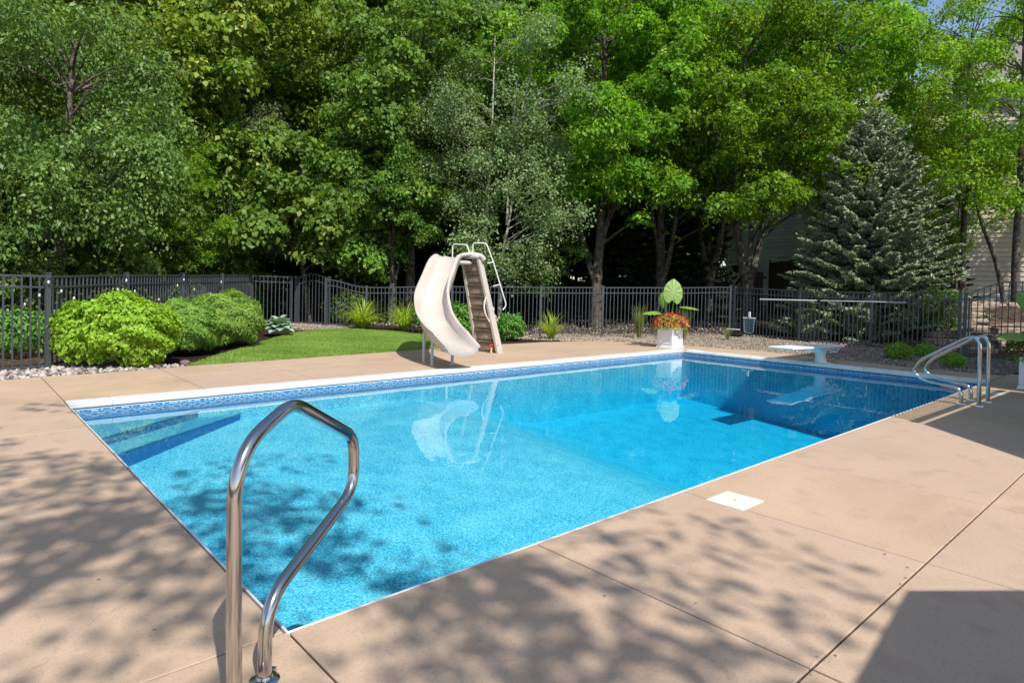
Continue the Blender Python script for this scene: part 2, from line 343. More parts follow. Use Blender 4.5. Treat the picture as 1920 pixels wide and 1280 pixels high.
rng = np.random.default_rng(11)
def unit(v): return v / np.maximum(np.linalg.norm(v, axis=1, keepdims=True), 1e-9)
def leaf_quads(C, Nrm, size, aspect=.62, fold=.12, direction=None):
    n = len(C); Nrm = unit(Nrm)
    d = rng.normal(size=(n, 3)) if direction is None else direction + rng.normal(size=(n, 3)) * .35
    d = unit(d - Nrm * (d * Nrm).sum(1, keepdims=True)); s = np.cross(Nrm, d)
    L = (np.asarray(size) * np.ones(n))[:, None]; W = L * aspect / 2
    V = np.empty((n, 4, 3)); V[:, 0] = C - d * L * .5; V[:, 2] = C + d * L * .5 - Nrm * L * fold
    V[:, 1] = C + s * W + Nrm * L * fold - d * L * .05; V[:, 3] = C - s * W + Nrm * L * fold - d * L * .05
    return V.reshape(-1, 3), np.arange(4 * n).reshape(n, 4)
DENS = 4.3
TRI = [0]
def crown_mesh(name, lobes, density, per, size, spray=.45, flat=.35, droop=.35, shell=.45, aspect=.62, upness=1.0, yellow=.03, jitter=.6, lump=1.0):
    """leaf sprays: flat drooping plates of leaves spread through the outer part of lobes (cx,cy,cz,rx,ry,rz)"""
    CC = []; OD = []
    if lump:
        sub = []
        for (cx, cy, cz, rx, ry, rz) in lobes:
            m_ = int(lump * (4 + (rx * ry + rx * rz + ry * rz) * 1.15)); dd = unit(rng.normal(size=(m_, 3)) + [0, 0, .1]); q = rng.uniform(.55, 1.04, m_); r3 = rng.uniform(.62, 1.15, m_) * (.50 + .14 * (rx + ry) / 2)
            for d_, q_, r_ in zip(dd, q, r3): sub.append((cx + d_[0] * q_ * rx, cy + d_[1] * q_ * ry, cz + d_[2] * q_ * rz, r_, r_, r_ * .6))
        lobes = sub; shell = .35; density = density * .62
    for (cx, cy, cz, rx, ry, rz) in lobes:
        k = int(DENS * density * (rx * ry + rx * rz + ry * rz) / 3 * 4)
        d = unit(rng.normal(size=(k, 3))); rr = shell + (1 - shell) * rng.random(k) ** .6
        rr = rr * (1 + .12 * np.sin(d[:, 0] * 5 + cz) * np.cos(d[:, 2] * 6 + cx))
        CC.append(np.array([cx, cy, cz]) + d * rr[:, None] * np.array([rx, ry, rz])); OD.append(d)
    CC = np.concatenate(CC); OD = np.concatenate(OD); k = len(CC)
    keep = CC[:, 2] > .25; CC = CC[keep]; OD = OD[keep]; k = len(CC)
    sr = spray * rng.uniform(.55, 1.3, k); tint_c = rng.normal(.42, .17, k) + .10 * np.sin(CC[:, 0] * 1.7 + CC[:, 2] * 1.3)
    idx = np.repeat(np.arange(k), per); n = len(idx)
    a = rng.random(n) * 2 * np.pi; q = np.sqrt(rng.random(n)); o2 = unit(OD * [1, 1, .25])
    px = np.cos(a) * q * sr[idx]; py = np.sin(a) * q * sr[idx]
    tilt = unit(OD[idx] * [.55, .55, .3] + [0, 0, .75] + rng.normal(size=(n, 3)) * .001)
    e1 = unit(np.cross(tilt, [0.3, .1, 1.0])); e2 = np.cross(tilt, e1)
    P = CC[idx] + e1 * px[:, None] + e2 * py[:, None] + tilt * (rng.normal(size=n) * flat * sr[idx] * .5)[:, None]
    P[:, 2] -= droop * (q ** 2) * sr[idx]
    rad = unit(e1 * px[:, None] + e2 * py[:, None])
    Nn = tilt * upness + rad * droop * 1.2 + rng.normal(size=(n, 3)) * jitter
    dr = rad * .8 + np.array([0, 0, -.5])
    sz = size * rng.uniform(.5, 1.3, n)
    V, F = leaf_quads(P, Nn, sz, aspect, direction=dr)
    me = make_mesh(name, V, F)
    t = np.clip(tint_c[idx] + rng.normal(size=n) * .13, 0, .86); yl = (rng.random(k) < yellow)[idx] & (rng.random(n) < .7); t[yl] = rng.uniform(.9, 1, yl.sum())
    t[rng.random(n) < yellow * .4] = .97
    set_tint(me, t); TRI[0] += 2 * n; print(name, key_name(lobes), n, TRI[0]); return me, CC
def key_name(l): return len(l)
def trunk_and_limbs(root, trunks, CC, nl, mat, rl=.05, zmin=0):
    b = B()
    for pts, r0, r1 in trunks:
        c = catmull(pts, 4); k = len(c); rr = [(r0 * 1.25 if i == 0 else r0) + (r1 - r0) * i / (k - 1) for i in range(k)]; b.tube(c, rr, 9)
    l = b; sel = rng.choice(len(CC), min(nl, len(CC)), replace=False)
    tr = [catmull(p, 6) for p, _, _ in trunks]
    for i in sel:
        t = Vector(CC[i]); best = min((q for c in tr for q in c if q.z > zmin), key=lambda q: (q - t).length + abs(q.z - (t.z - (t.xy - q.xy).length * .55)) * .9)
        mid = best.lerp(t, .5) + Vector((0, 0, .18 * (t - best).length)) * random.uniform(-.2, 1)
        r_ = rl * random.uniform(.5, 1.1)
        l.tube([best, best.lerp(mid, .5) + Vector((0, 0, .05)), mid, t], [r_, r_ * .8, r_ * .55, r_ * .2], 5, False)
    return l.obj('trunk', mat, root, True)

# ------------------------------------------------------------------ ground shape
def sm(a, b_, x): t = min(1, max(0, (x - a) / (b_ - a))); return t * t * (3 - 2 * t)
def HT(x, y):
    z = -.035 + .17 * sm(9.2, 16.5, y) * sm(14, 8, x)
    z += .10 * sm(14.2, 16.8, x)
    z += .5 * sm(17, 40, x + .3 * y) * sm(5, 9, y)
    d_ = (x + 1.05) * .671 + (y + 2.47) * .741; l_ = ((x + 1.05) * .741 - (y + 2.47) * .671) / max(d_, .1)
    if d_ > 14: z += min(1.15, max(0, (d_ - 15.9) * .34)) * sm(.5, .66, l_)
    return z
gx = sorted(set([-60, -40, -25, -15, -10, -7, -5] + [round(v, 2) for v in np.arange(-4, 0, .8)] + [-.03, 12.30] + [round(v, 2) for v in np.arange(.8, 30, .8) if not 12 < v < 12.6] + [31, 34, 38, 45, 60, 90, 150]))
gy = sorted(set([-60, -40, -25, -15, -10, -7, -5] + [round(v, 2) for v in np.arange(-4, 0, .8)] + [-.03, 6.20] + [round(v, 2) for v in np.arange(.8, 30, .8) if not 6 < v < 6.6] + [31, 34, 38, 45, 60, 90, 150]))
V = []; F = []
for y in gy:
    for x in gx: V.append((x, y, HT(x, y) - .02 + (0 if (-3 < x < 14 and -5 < y < 9) else random.uniform(-.02, .02))))
nx = len(gx)
for j in range(len(gy) - 1):
    for i in range(nx - 1):
        mx_, my_ = (gx[i] + gx[i + 1]) / 2, (gy[j] + gy[j + 1]) / 2
        if 0 < mx_ < 12.2 and 0 < my_ < 6.1: continue
        F.append((j * nx + i, j * nx + i + 1, (j + 1) * nx + i + 1, (j + 1) * nx + i))
tag(link('ground', make_mesh('ground', V, F, True), M['soil']), kind='structure')

def sheet(poly, dz, step=.35, bulge=None):
    """a thin ground sheet inside a polygon, following the terrain"""
    vs = [Vector(p) for p in poly]; n = len(vs); dense = []
    for i in range(n):
        a, c = vs[i], vs[(i + 1) % n]; k = max(1, int((c - a).length / step))
        dense += [a.lerp(c, j / k) for j in range(k)]
    n = len(dense)
    def inside(p):
        w_ = False; j = n - 1
        for i in range(n):
            a, c = dense[i], dense[j]
            if (a.y > p[1]) != (c.y > p[1]) and p[0] < (c.x - a.x) * (p[1] - a.y) / (c.y - a.y) + a.x: w_ = not w_
            j = i
        return w_
    xs = [p.x for p in dense]; ys = [p.y for p in dense]; pts = []
    for x in np.arange(min(xs), max(xs), step):
        for y in np.arange(min(ys), max(ys), step):
            q = (float(x + random.uniform(-.05, .05)), float(y + random.uniform(-.05, .05)))
            if inside(q) and min((Vector(q) - d).length for d in dense) > step * .4: pts.append(Vector(q))
    allp = dense + pts
    v, e, f, *_ = delaunay_2d_cdt(allp, [(i, (i + 1) % n) for i in range(n)], [list(range(n))], 1, 1e-5)
    def z(x, y): return HT(x, y) + dz + (bulge(x, y, min((Vector((x, y)) - d).length for d in dense)) if bulge else 0)
    return [(p.x, p.y, z(p.x, p.y)) for p in v], [tuple(q) for q in f], inside, z, dense

# ------------------------------------------------------------------ pool deck, slab by slab
deck = tag(link('pool_deck', make_mesh('pool_deck', [(-5, -7.1, -.0095), (13.2, -7.1, -.0095), (13.2, -.035, -.0095), (-5, -.035, -.0095), (-5, -.0351, -.0095), (-.035, -.0351, -.0095), (-.035, 8.3, -.0095), (-5, 8.3, -.0095), (.1, 6.25, -.0095), (12.9, 6.25, -.0095), (12.9, 8.4, -.0095), (.1, 8.4, -.0095)], [(0, 1, 2, 3), (4, 5, 6, 7), (8, 9, 10, 11)]), M['jointsoil']), kind='structure')
def slab(poly):
    b = B(); b.prism(poly, -.10, 0, .003); b.obj('slab', M['deck'], deck)
g = .005
def rect(x0, x1, y0, y1, gl=g, gr=g, gb=g, gt=g): slab([(x0 + gl, y0 + gb), (x1 - gr, y0 + gb), (x1 - gr, y1 - gt), (x0 + gl, y1 - gt)])
XJ = [0, 1.40, 2.85, 4.27, 5.75, 7.2, 8.65, 10.1, 11.55, 13.4]
for a, c in zip(XJ, XJ[1:]):
    rect(a, c, -1.5, 0, gt=.016, gb=.003)
    rect(a + random.uniform(-.003, .003), c, -4.2, -1.5, gt=.007)
rect(13.4, 15.2, -4.2, -.25)
rect(13.4, 15.2, -7.2, -4.2)
for a, c in zip([-4.2, -1.6, 0] + XJ[2:], [-1.6, 0] + XJ[2:]): rect(a, c, -7.2, -4.2)
for a, c in zip([-1.5 - 2.7, -4.2 - 0], []): pass
rect(-1.62, 0, -4.2, 0); rect(-4.4, -1.62, -4.2, 0)
for a, c in zip([0, 1.52, 3.03, 4.55], [1.52, 3.03, 4.55, 6.17]):
    rect(-2.65, 0, a, c, gr=.016); rect(-5.5, -2.65, a, c)
def yback(x):
    P = [(-5.6, 7.6), (-2.5, 8.1), (-.5, 8.35), (0, 8.5), (1.0, 8.5), (1.9, 8.68), (3.9, 8.78), (5.3, 8.92), (6.8, 9.06), (7.7, 9.05), (9.3, 9.16), (10.6, 9.12), (11.8, 8.75), (12.6, 8.1), (13.1, 7.3), (13.35, 6.2)]
    for (a, ya), (c, yc) in zip(P, P[1:]):
        if a <= x <= c: return ya + (yc - ya) * (x - a) / (c - a)
    return P[0][1] if x < P[0][0] else P[-1][1]
def outer(x0, x1, y0):
    xs = np.linspace(x0 + g, x1 - g, 7); slab([(x0 + g, y0 + g), (x1 - g, y0 + g)] + [(float(x), yback(float(x)) + .01 * math.sin(9 * x)) for x in reversed(xs)])
outer(-2.65, 0, 6.17); outer(-5.5, -2.65, 6.17)
BX = [0, 1.5, 3.05, 4.6, 6.15, 7.7, 9.25, 10.8, 12.17]
for a, c in zip(BX, BX[1:]): rect(a, c, 6.18, 7.6, gb=0); outer(a, c, 7.6)
slab([(12.175, 6.0), (13.38, 6.0), (13.36, 6.3), (13.3, 6.7), (13.1, 7.3), (12.85, 7.75), (12.6, 8.1), (12.4, 8.25), (12.18, 8.42)])
RX = [(6.0, 13.4), (4.6, 13.75), (3.0, 13.45), (1.5, 13.3), (0, 13.4)]
for (ya, xa), (yc, xc) in zip(RX, RX[1:]):
    slab([(12.31, yc + g), (xc, yc + g), ((xa + xc) / 2 + .03, (ya + yc) / 2), (xa, ya - g), (12.31, ya - g)])
rect(13.4, 13.9, -.25, -.0)
n = 110; V = []; F = []
for i in range(n):
    x, y = (random.uniform(-1.5, 6), -1.5 + random.gauss(0, .02)) if i % 3 == 0 else (random.uniform(-2.5, 9), random.uniform(-3.5, -.1)) if i % 3 == 1 else (random.uniform(-2.4, -.1), random.uniform(0, 8))
    a = random.uniform(0, 6.3); l = random.uniform(.004, .010); u = (math.cos(a) * l, math.sin(a) * l); v = (-u[1] * .5, u[0] * .5); k = len(V); z = .003
    V += [(x - u[0], y - u[1], z), (x + v[0], y + v[1], z + l * .4), (x + u[0], y + u[1], z), (x - v[0], y - v[1], z + l * .2)]; F.append((k, k + 1, k + 2, k + 3))
tag(link('leaf_litter', make_mesh('leaf_litter', V, F), M['jointlitter']), 'tiny brown leaf crumbs scattered on the tan deck', 'leaf litter', kind='stuff')
# ------------------------------------------------------------------ pool
PW, PL = 5.93, 12.08
def zfloor(x, y):
    z = -.83 + .074 * y; t = sm(4.2, 7.4, x)
    return z - t * (.85 - .02 * y)
pool = thing('swimming_pool', 'long rectangular swimming pool with blue mosaic liner and white coping on its far sides', 'swimming pool', (0, 0, 0))
nxp, nyp = 49, 25; V = []; F = []
xs = np.linspace(.012, PL, nxp); ys = np.linspace(.012, PW, nyp)
for y in ys:
    for x in xs: V.append((x, y, zfloor(x, y)))
for j in range(nyp - 1):
    for i in range(nxp - 1): F.append((j * nxp + i, j * nxp + i + 1, (j + 1) * nxp + i + 1, (j + 1) * nxp + i))
link('liner_floor', make_mesh('liner_floor', V, F, True), M['liner'], pool)
def wall(p, q):
    n = 40; V = []
    for k in range(n + 1):
        x = p[0] + (q[0] - p[0]) * k / n; y = p[1] + (q[1] - p[1]) * k / n
        V += [(x, y, zfloor(x, y) - .01), (x, y, -.068)]
    return link('liner_wall', make_mesh('liner_wall', V, [(2 * k, 2 * k + 2, 2 * k + 3, 2 * k + 1) for k in range(n)]), M['linerwall'], pool)
e = .012
wall((PL, e), (e, e)); wall((e, e), (e, PW)); wall((e, PW), (PL, PW)); wall((PL, PW), (PL, e))
# near edges: thin white bead
for c, d in (((6.1, .006, -.036), (12.2, .011, .060)), ((.006, 3.05, -.036), (.011, 6.1, .060))):
    b = B(); b.box(c, d, bev=.004); b.obj('edge_trim', M['coping'], pool)
# far coping with its slot, and sections along it
for a, c in zip([0.0, .42, 3.35, 6.4, 9.4], [.418, 3.348, 6.398, 9.398, 12.10]):
    b = B(); b.box(((a + c) / 2, 6.045, -.018), (c - a - .002, .255, .060), bev=.008); b.obj('coping', M['coping'], pool)
b = B(); b.box((6.08, 5.96, -.055), (12.1, .05, .013)); b.obj('coping_slot', M['black'], pool)
b = B(); b.box((6.08, 5.945, -.066), (12.1, .03, .010), bev=.003); b.obj('bead_track', M['coping'], pool)
for a, c in zip([0.02, 3.1], [3.098, 5.88]):
    b = B(); b.box((12.245, (a + c) / 2, .008), (.12, c - a, .028), bev=.006); b.obj('coping', M['coping'], pool)
    b = B(); b.box((12.175, (a + c) / 2, -.032), (.13, c - a, .068), bev=.015); b.obj('coping_face', M['coping'], pool)
b = B(); b.box((12.125, 2.97, -.0665), (.09, 5.9, .006)); b.obj('coping_slot', M['black'], pool)
b = B(); b.box((12.15, 6.0, -.03), (.10, .16, .075), bev=.006); b.obj('corner_bracket', M['galv'], pool)
# corner steps (triangular treads at the far left corner)
for (s, zt, zb) in ((1.45, -.30, -.48), (1.05, -.20, -.31)):
    dx = s * 1.27; dy = s * 1.0
    P = [(e + .002, PW - .002 - dy), (e + .002 + dx, PW - .002), (e + .002, PW - .002)]
    top = B(); top.prism(P, zt - .012, zt, .0); top.obj('step_tread', M['steplin'], pool)
    P2 = [(e + .003, PW - .003 - dy + .01), (e + dx - .01, PW - .003), (e + .003, PW - .003)]
    ris = B(); ris.prism(P2, zb - .05, zt - .013, 0); ris.obj('step_riser', M['riser'], pool)
# water body
b = B(); V = []
wz = -.118; wt = make_mesh('water', [(-.0, -.0, wz), (12.09, 0, wz), (12.09, 5.94, wz), (0, 5.94, wz), (0, 0, -2.2), (12.09, 0, -2.2), (12.09, 5.94, -2.2), (0, 5.94, -2.2)],
      [(0, 1, 2, 3), (7, 6, 5, 4), (0, 4, 5, 1), (1, 5, 6, 2), (2, 6, 7, 3), (3, 7, 4, 0)])
tag(link('water', wt, M['water']), kind='structure')
# skimmer lids
for (x, y, lab) in ((2.96, -.35, 'square cream skimmer lid set in the near sunlit deck slabs'), (10.6, -.36, 'white skimmer lid in the shaded deck behind the pool ladder')):
    t = thing('skimmer_lid', lab, 'skimmer lid', (x, y, 0), 0, 'skimmer lids in the pool deck')
    b = B(); b.box((0, 0, .002), (.29, .27, .008), bev=.003); b.obj('cover', M['lid'], t)
    b = B(); b.lathe([(.006, .006), (.006, .0075)], n=8); b.obj('screw', M['black'], t)

# ------------------------------------------------------------------ beds, lawn and stones
lawn_poly = [(1.9, 8.72), (3.9, 8.81), (5.3, 8.95), (6.8, 9.09), (7.9, 9.1), (8.6, 9.6), (8.9, 10.6), (8.75, 11.7), (8.45, 12.85), (7.6, 13.85), (6.7, 13.9), (5.5, 13.2), (3.9, 11.3), (2.7, 9.85)]
def bul(x, y, d): return .02 + .055 * min(1, d / 1.2)
V, F, ins, zl, dl = sheet(lawn_poly, .0, .4, bul)
tag(link('lawn', make_mesh('lawn', V, F, True), M['lawnbase']), kind='structure')
n = 150000; X = rng.uniform(1.8, 9, n); Y = rng.uniform(8.6, 14, n)
pl = np.array([(p.x, p.y) for p in dl])
def inside_np(X, Y, P):
    w_ = np.zeros(len(X), bool); j = len(P) - 1
    for i in range(len(P)):
        a, c = P[i], P[j]; cond = ((a[1] > Y) != (c[1] > Y)) & (X < (c[0] - a[0]) * (Y - a[1]) / (c[1] - a[1] + 1e-12) + a[0]); w_ ^= cond; j = i
    return w_
k = inside_np(X, Y, pl)
for (bx_, by_, ra, rb) in ((2.55, 9.15, .28, .13), (3.0, 9.45, .32, .10), (3.45, 9.85, .42, .13), (2.9, 9.12, .2, .06)):
    k &= ~((((X - bx_) / ra) ** 2 + ((Y - by_) / rb) ** 2 < 1) & (rng.random(n) < .93))
X = X[k]; Y = Y[k]; n = len(X)
D = np.min(np.sqrt((X[:, None] - pl[None, :, 0]) ** 2 + (Y[:, None] - pl[None, :, 1]) ** 2), axis=1)
Z = np.array([HT(a, c) for a, c in zip(X, Y)]) + .018 + .055 * np.minimum(1, D / 1.2)
an = rng.random(n) * 6.28; hgt = rng.uniform(.025, .055, n); ln = rng.normal(size=(n, 2)) * .014
V = np.empty((n, 3, 3)); V[:, 0] = np.c_[X - np.cos(an) * .004, Y - np.sin(an) * .004, Z]; V[:, 1] = np.c_[X + np.cos(an) * .004, Y + np.sin(an) * .004, Z]; V[:, 2] = np.c_[X + ln[:, 0], Y + ln[:, 1], Z + hgt]
me = make_mesh('grass_blades', V.reshape(-1, 3), np.arange(3 * n).reshape(n, 3))
patch = .5 + .22 * np.sin(X * 2.1 + Y * .9) * np.cos(Y * 1.7 - X) + .12 * np.sin((X * .8 + Y * .6) * 9)
set_tint(me, np.clip(patch * .8 + rng.normal(size=n) * .15, 0, .93))
tag(link('lawn_grass', me, M['blade']), 'short mown green grass of the curved lawn behind the slide', 'grass', kind='stuff')

mulch_poly = [(7.92, 9.11), (9.3, 9.20), (10.65, 9.17), (11.3, 9.2), (11.9, 9.9), (11.3, 11.2), (9.8, 12.7), (8.9, 13.9), (8.1, 14.6), (7.4, 14.3), (7.62, 13.87), (8.47, 12.87), (8.78, 11.7), (8.93, 10.6), (8.62, 9.58)]
V, F, *_ = sheet(mulch_poly, .012); tag(link('mulch_bed', make_mesh('mulch_bed', V, F, True), M['mulch']), kind='structure')
V, F, *_ = sheet([(1.2, 9.0), (1.88, 8.75), (2.68, 9.87), (3.88, 11.33), (5.48, 13.23), (6.4, 13.9), (6.3, 15.0), (5.7, 15.9), (4.2, 14.4), (2.6, 12.2), (1.4, 10.6)], .010); tag(link('mulch_bed', make_mesh('mulch_bed', V, F, True), M['mulch']), kind='structure')
gr_poly = [(11.32, 9.19), (11.85, 8.78), (12.62, 8.14), (13.12, 7.34), (13.4, 6.3), (13.78, 4.6), (13.48, 3.0), (13.34, 1.5), (13.45, 0.02), (15.9, -.1), (16.6, 1.2), (17.0, 3.3), (17.2, 5.3), (17.6, 7.5), (15.6, 9.4), (13.9, 10.6), (12.4, 11.3), (11.5, 11.0), (11.95, 9.9)]
V, F, *_ = sheet(gr_poly, .014); tag(link('gravel_bed', make_mesh('gravel_bed', V, F, True), M['gravelbase']), kind='structure')
lg_poly = [(-5.5, 7.65), (-2.5, 8.13), (-.5, 8.38), (0, 8.53), (1.0, 8.53), (1.88, 8.72), (1.2, 9.6), (.8, 10.2), (.1, 9.6), (-2.1, 8.95), (-5, 8.1)]
V, F, *_ = sheet(lg_poly, .010); tag(link('gravel_bed', make_mesh('gravel_bed', V, F, True), M['gravelbase']), kind='structure')
V, F, *_ = sheet([(6.0, 14.0), (7.5, 14.0), (8.0, 14.3), (7.7, 15.3), (6.9, 16.6), (6.0, 16.0)], .016); tag(link('gravel_path', make_mesh('gravel_path', V, F, True), M['gravelbase']), kind='structure')
def stones(name, poly, n, smin, smax, mat, label, flat=.6, dz=.012):
    P = np.array(poly); X = rng.uniform(P[:, 0].min(), P[:, 0].max(), n * 3); Y = rng.uniform(P[:, 1].min(), P[:, 1].max(), n * 3)
    k = inside_np(X, Y, P); X = X[k][:n]; Y = Y[k][:n]; n = len(X)
    s = smin + (smax - smin) * rng.random(n) ** 2
    base = np.array([(1, 0, 0), (.3, .95, 0), (-.8, .6, 0), (-.8, -.6, 0), (.3, -.95, 0), (.2, .1, 1), (-.25, -.2, .85), (0, 0, -.6)])
    Fb = np.array([(0, 1, 5), (1, 2, 5), (2, 6, 5), (2, 3, 6), (3, 4, 6), (4, 5, 6), (4, 0, 5), (1, 0, 7), (2, 1, 7), (3, 2, 7), (4, 3, 7), (0, 4, 7)])
    a = rng.random(n) * 6.28; ca, sa = np.cos(a), np.sin(a)
    v = base[None] * (1 + rng.normal(size=(n, 8, 1)) * .12) * s[:, None, None] * .5 * np.stack([np.ones(n), rng.uniform(.6, .95, n), rng.uniform(.5, .8, n)], 1)[:, None, :]
    x = v[..., 0] * ca[:, None] - v[..., 1] * sa[:, None]; y = v[..., 0] * sa[:, None] + v[..., 1] * ca[:, None]
    Z = np.array([HT(p, q) for p, q in zip(X, Y)]) + dz + s * .12 + rng.random(n) * .01
    W_ = np.stack([x + X[:, None], y + Y[:, None], v[..., 2] + Z[:, None]], -1)
    F = (Fb[None] + (np.arange(n) * 8)[:, None, None]).reshape(-1, 3)
    me = make_mesh(name, W_.reshape(-1, 3), F); set_tint(me, np.repeat(np.clip(rng.random(n) ** 1.1, 0, .99), 12))
    tag(link(name, me, mat), label, 'gravel', kind='stuff')
stones('gravel_stones', gr_poly, 26000, .022, .055, M['stone'], 'tan pea gravel spread along the foot of the far black fence')
stones('river_stones', [(-3, 8.0), (-.5, 8.36), (0, 8.5), (1.0, 8.5), (1.9, 8.7), (1.6, 9.3), (1.0, 9.9), (.1, 9.55), (-3, 8.6)], 1500, .04, .15, M['riverstone'], 'grey and tan river stones by the left fence and lime shrub')
stones('path_stones', [(6.1, 14.05), (7.5, 14.05), (8.0, 14.3), (7.7, 15.2), (6.9, 16.2), (6.2, 15.6)], 1400, .03, .07, M['stone'], 'pale gravel of the short path in front of the arched left gate')
stones('path_stones', [(11.0, 9.6), (12.0, 9.0), (11.9, 10.6), (11.2, 11.2), (10.6, 11.3)], 700, .03, .09, M['stone'], 'loose pale stones beside the daylily at the end of the mulch')
stones('fallen_leaves', [(9, 11.5), (12, 10.8), (14, 10), (17.3, 7.7), (22, 9), (22, 16), (14, 19), (9, 16)], 5000, .04, .10, M['stone'], 'dry leaves scattered on the dark ground beyond the fence')
def rock(loc, s, label, mat=M['block'], seed=0):
    r_ = random.Random(seed); b = B(); rings = [(.0, -.3), (.75, -.25), (1, .1), (.85, .42), (.45, .62), (.0, .68)]
    V = []; n = 9
    for q, z in rings[1:-1]:
        for k in range(n): a = 6.283 * k / n; f_ = q * (1 + r_.uniform(-.16, .16)); V.append((f_ * math.cos(a) * s, f_ * math.sin(a) * s * .75, (z + r_.uniform(-.06, .06)) * s))
    V += [(0, 0, -.3 * s), (0, 0, .68 * s)]; F = []
    for i in range(3):
        for k in range(n): a = i * n + k; c = i * n + (k + 1) % n; F.append((a, c, c + n, a + n))
    for k in range(n): F.append((4 * n, (k + 1) % n, k)); F.append((4 * n + 1, 3 * n + k, 3 * n + (k + 1) % n))
    o = link('rock', make_mesh('rock', V, F, False), mat); o.location = loc; o.rotation_euler = (0, 0, r_.uniform(0, 6)); tag(o, label, 'rock'); return o
M['purple'] = two_tone('purple_stone', (.14, .09, .10), (.25, .17, .18), 8, .8, .4)
rock((1.98, 8.98, .01), .085, 'round purplish grey rock at the left tip of the lawn', M['purple'], 1)
rock((1.5, 8.9, .0), .10, 'flat tan rock under the right edge of the lime shrub', M['block'], 2)
rock((6.15, 14.35, .13), .17, 'pink tan rock beside the hosta by the left gate', M['block'], 3)
rock((8.0, 14.5, .1), .14, 'pale rock between the left gate and the first daylily', M['statue'], 4)

# ------------------------------------------------------------------ fences
def fence_run(root, posts, skip=()):
    """posts: (x, y, ztop, zground)"""
    pm = None; pick = {}
    for (x, y, zt, zg) in posts:
        b = B(); b.box((0, 0, (zt + .03 + zg - .1) / 2), (.062, .062, zt + .03 - zg + .1), bev=.004); b.box((0, 0, zt + .045), (.075, .075, .02), bev=.006)
        o = b.obj('post', M['fence'], root); o.location = (x, y, 0)
        p, q = posts[0], posts[1]
        o.rotation_euler = (0, 0, math.atan2(q[1] - p[1], q[0] - p[0]))
    cnt = 0
    for i, (p, q) in enumerate(zip(posts, posts[1:])):
        if i in skip: continue
        a = Vector((p[0], p[1])); c = Vector((q[0], q[1])); L = (c - a).length; rz = math.atan2(c.y - a.y, c.x - a.x); d = (c - a) / L
        sag = 0
        def zt(t): return p[2] + (q[2] - p[2]) * (t * t * (3 - 2 * t))
        def zg(t): return p[3] + (q[3] - p[3]) * t
        for off, h_ in ((0, .03), (-.165, .026), (None, .026)):
            b = B(); K = 8 if abs(p[2] - q[2]) > .05 else 1; V = []; F = []
            for k in range(K + 1):
                t = k / K; zc = (zt(t) + off) if off is not None else zg(t) + .09
                s = .035 + (L - .07) * t
                for yy, zz in ((-.013, -h_ / 2), (.013, -h_ / 2), (.013, h_ / 2), (-.013, h_ / 2)): V.append((s, yy, zc + zz))
            for k in range(K):
                for j in range(4): u_ = k * 4 + j; v_ = k * 4 + (j + 1) % 4; F.append((u_, u_ + 4, v_ + 4, v_))
            F += [(0, 1, 2, 3), tuple(reversed(range(K * 4, K * 4 + 4)))]
            o = link('rail', make_mesh('rail', V, F), M['fence'], root); o.location = (p[0], p[1], 0); o.rotation_euler = (0, 0, rz)
        npk = max(2, round(L / .112)) - 1
        for k in range(npk):
            t = (k + 1) / (npk + 1); top = zt(t); bot = zg(t) + .035; hh = round(top - bot, 2)
            if hh not in pick:
                bb = B(); bb.box((0, 0, hh / 2), (.019, .019, hh)); pick[hh] = make_mesh('picket', bb.V, bb.F); pick[hh].materials.append(M['fence'])
            o = link('picket', pick[hh], None, root); o.location = (a.x + d.x * L * t, a.y + d.y * L * t, bot); o.rotation_euler = (0, 0, rz)
left_fence = thing('metal_fence', 'black metal picket fence along the left edge behind the round shrubs', 'fence')
fence_run(left_fence, [(-4.1, 8.07, 1.41, -.05), (-2.0, 8.75, 1.41, -.05), (.17, 9.44, 1.41, -.04), (1.55, 11.25, 1.46, -.02), (3.0, 13.08, 1.50, .05), (4.42, 14.9, 1.54, .12), (5.84, 16.7, 1.57, .16), (6.83, 16.2, 1.55, .15)])
back_fence = thing('metal_fence', 'black metal picket fence running behind the slide from gate to diving board', 'fence')
fence_run(back_fence, [(7.40, 15.05, 1.50, .10), (8.30, 14.25, 1.30, .08), (10.1, 12.45, 1.38, .06), (11.93, 10.60, 1.42, .04), (13.75, 9.78, 1.46, .05), (15.3, 8.60, 1.50, .07), (16.95, 7.4, 1.56, .08)])
right_fence = thing('metal_fence', 'black metal picket fence in front of the blue spruce carrying the long pole', 'fence')
fence_run(right_fence, [(17.03, 7.3, 1.55, .08), (16.78, 5.2, 1.50, .07), (16.58, 3.3, 1.48, .05), (16.22, 1.33, 1.52, .02)])
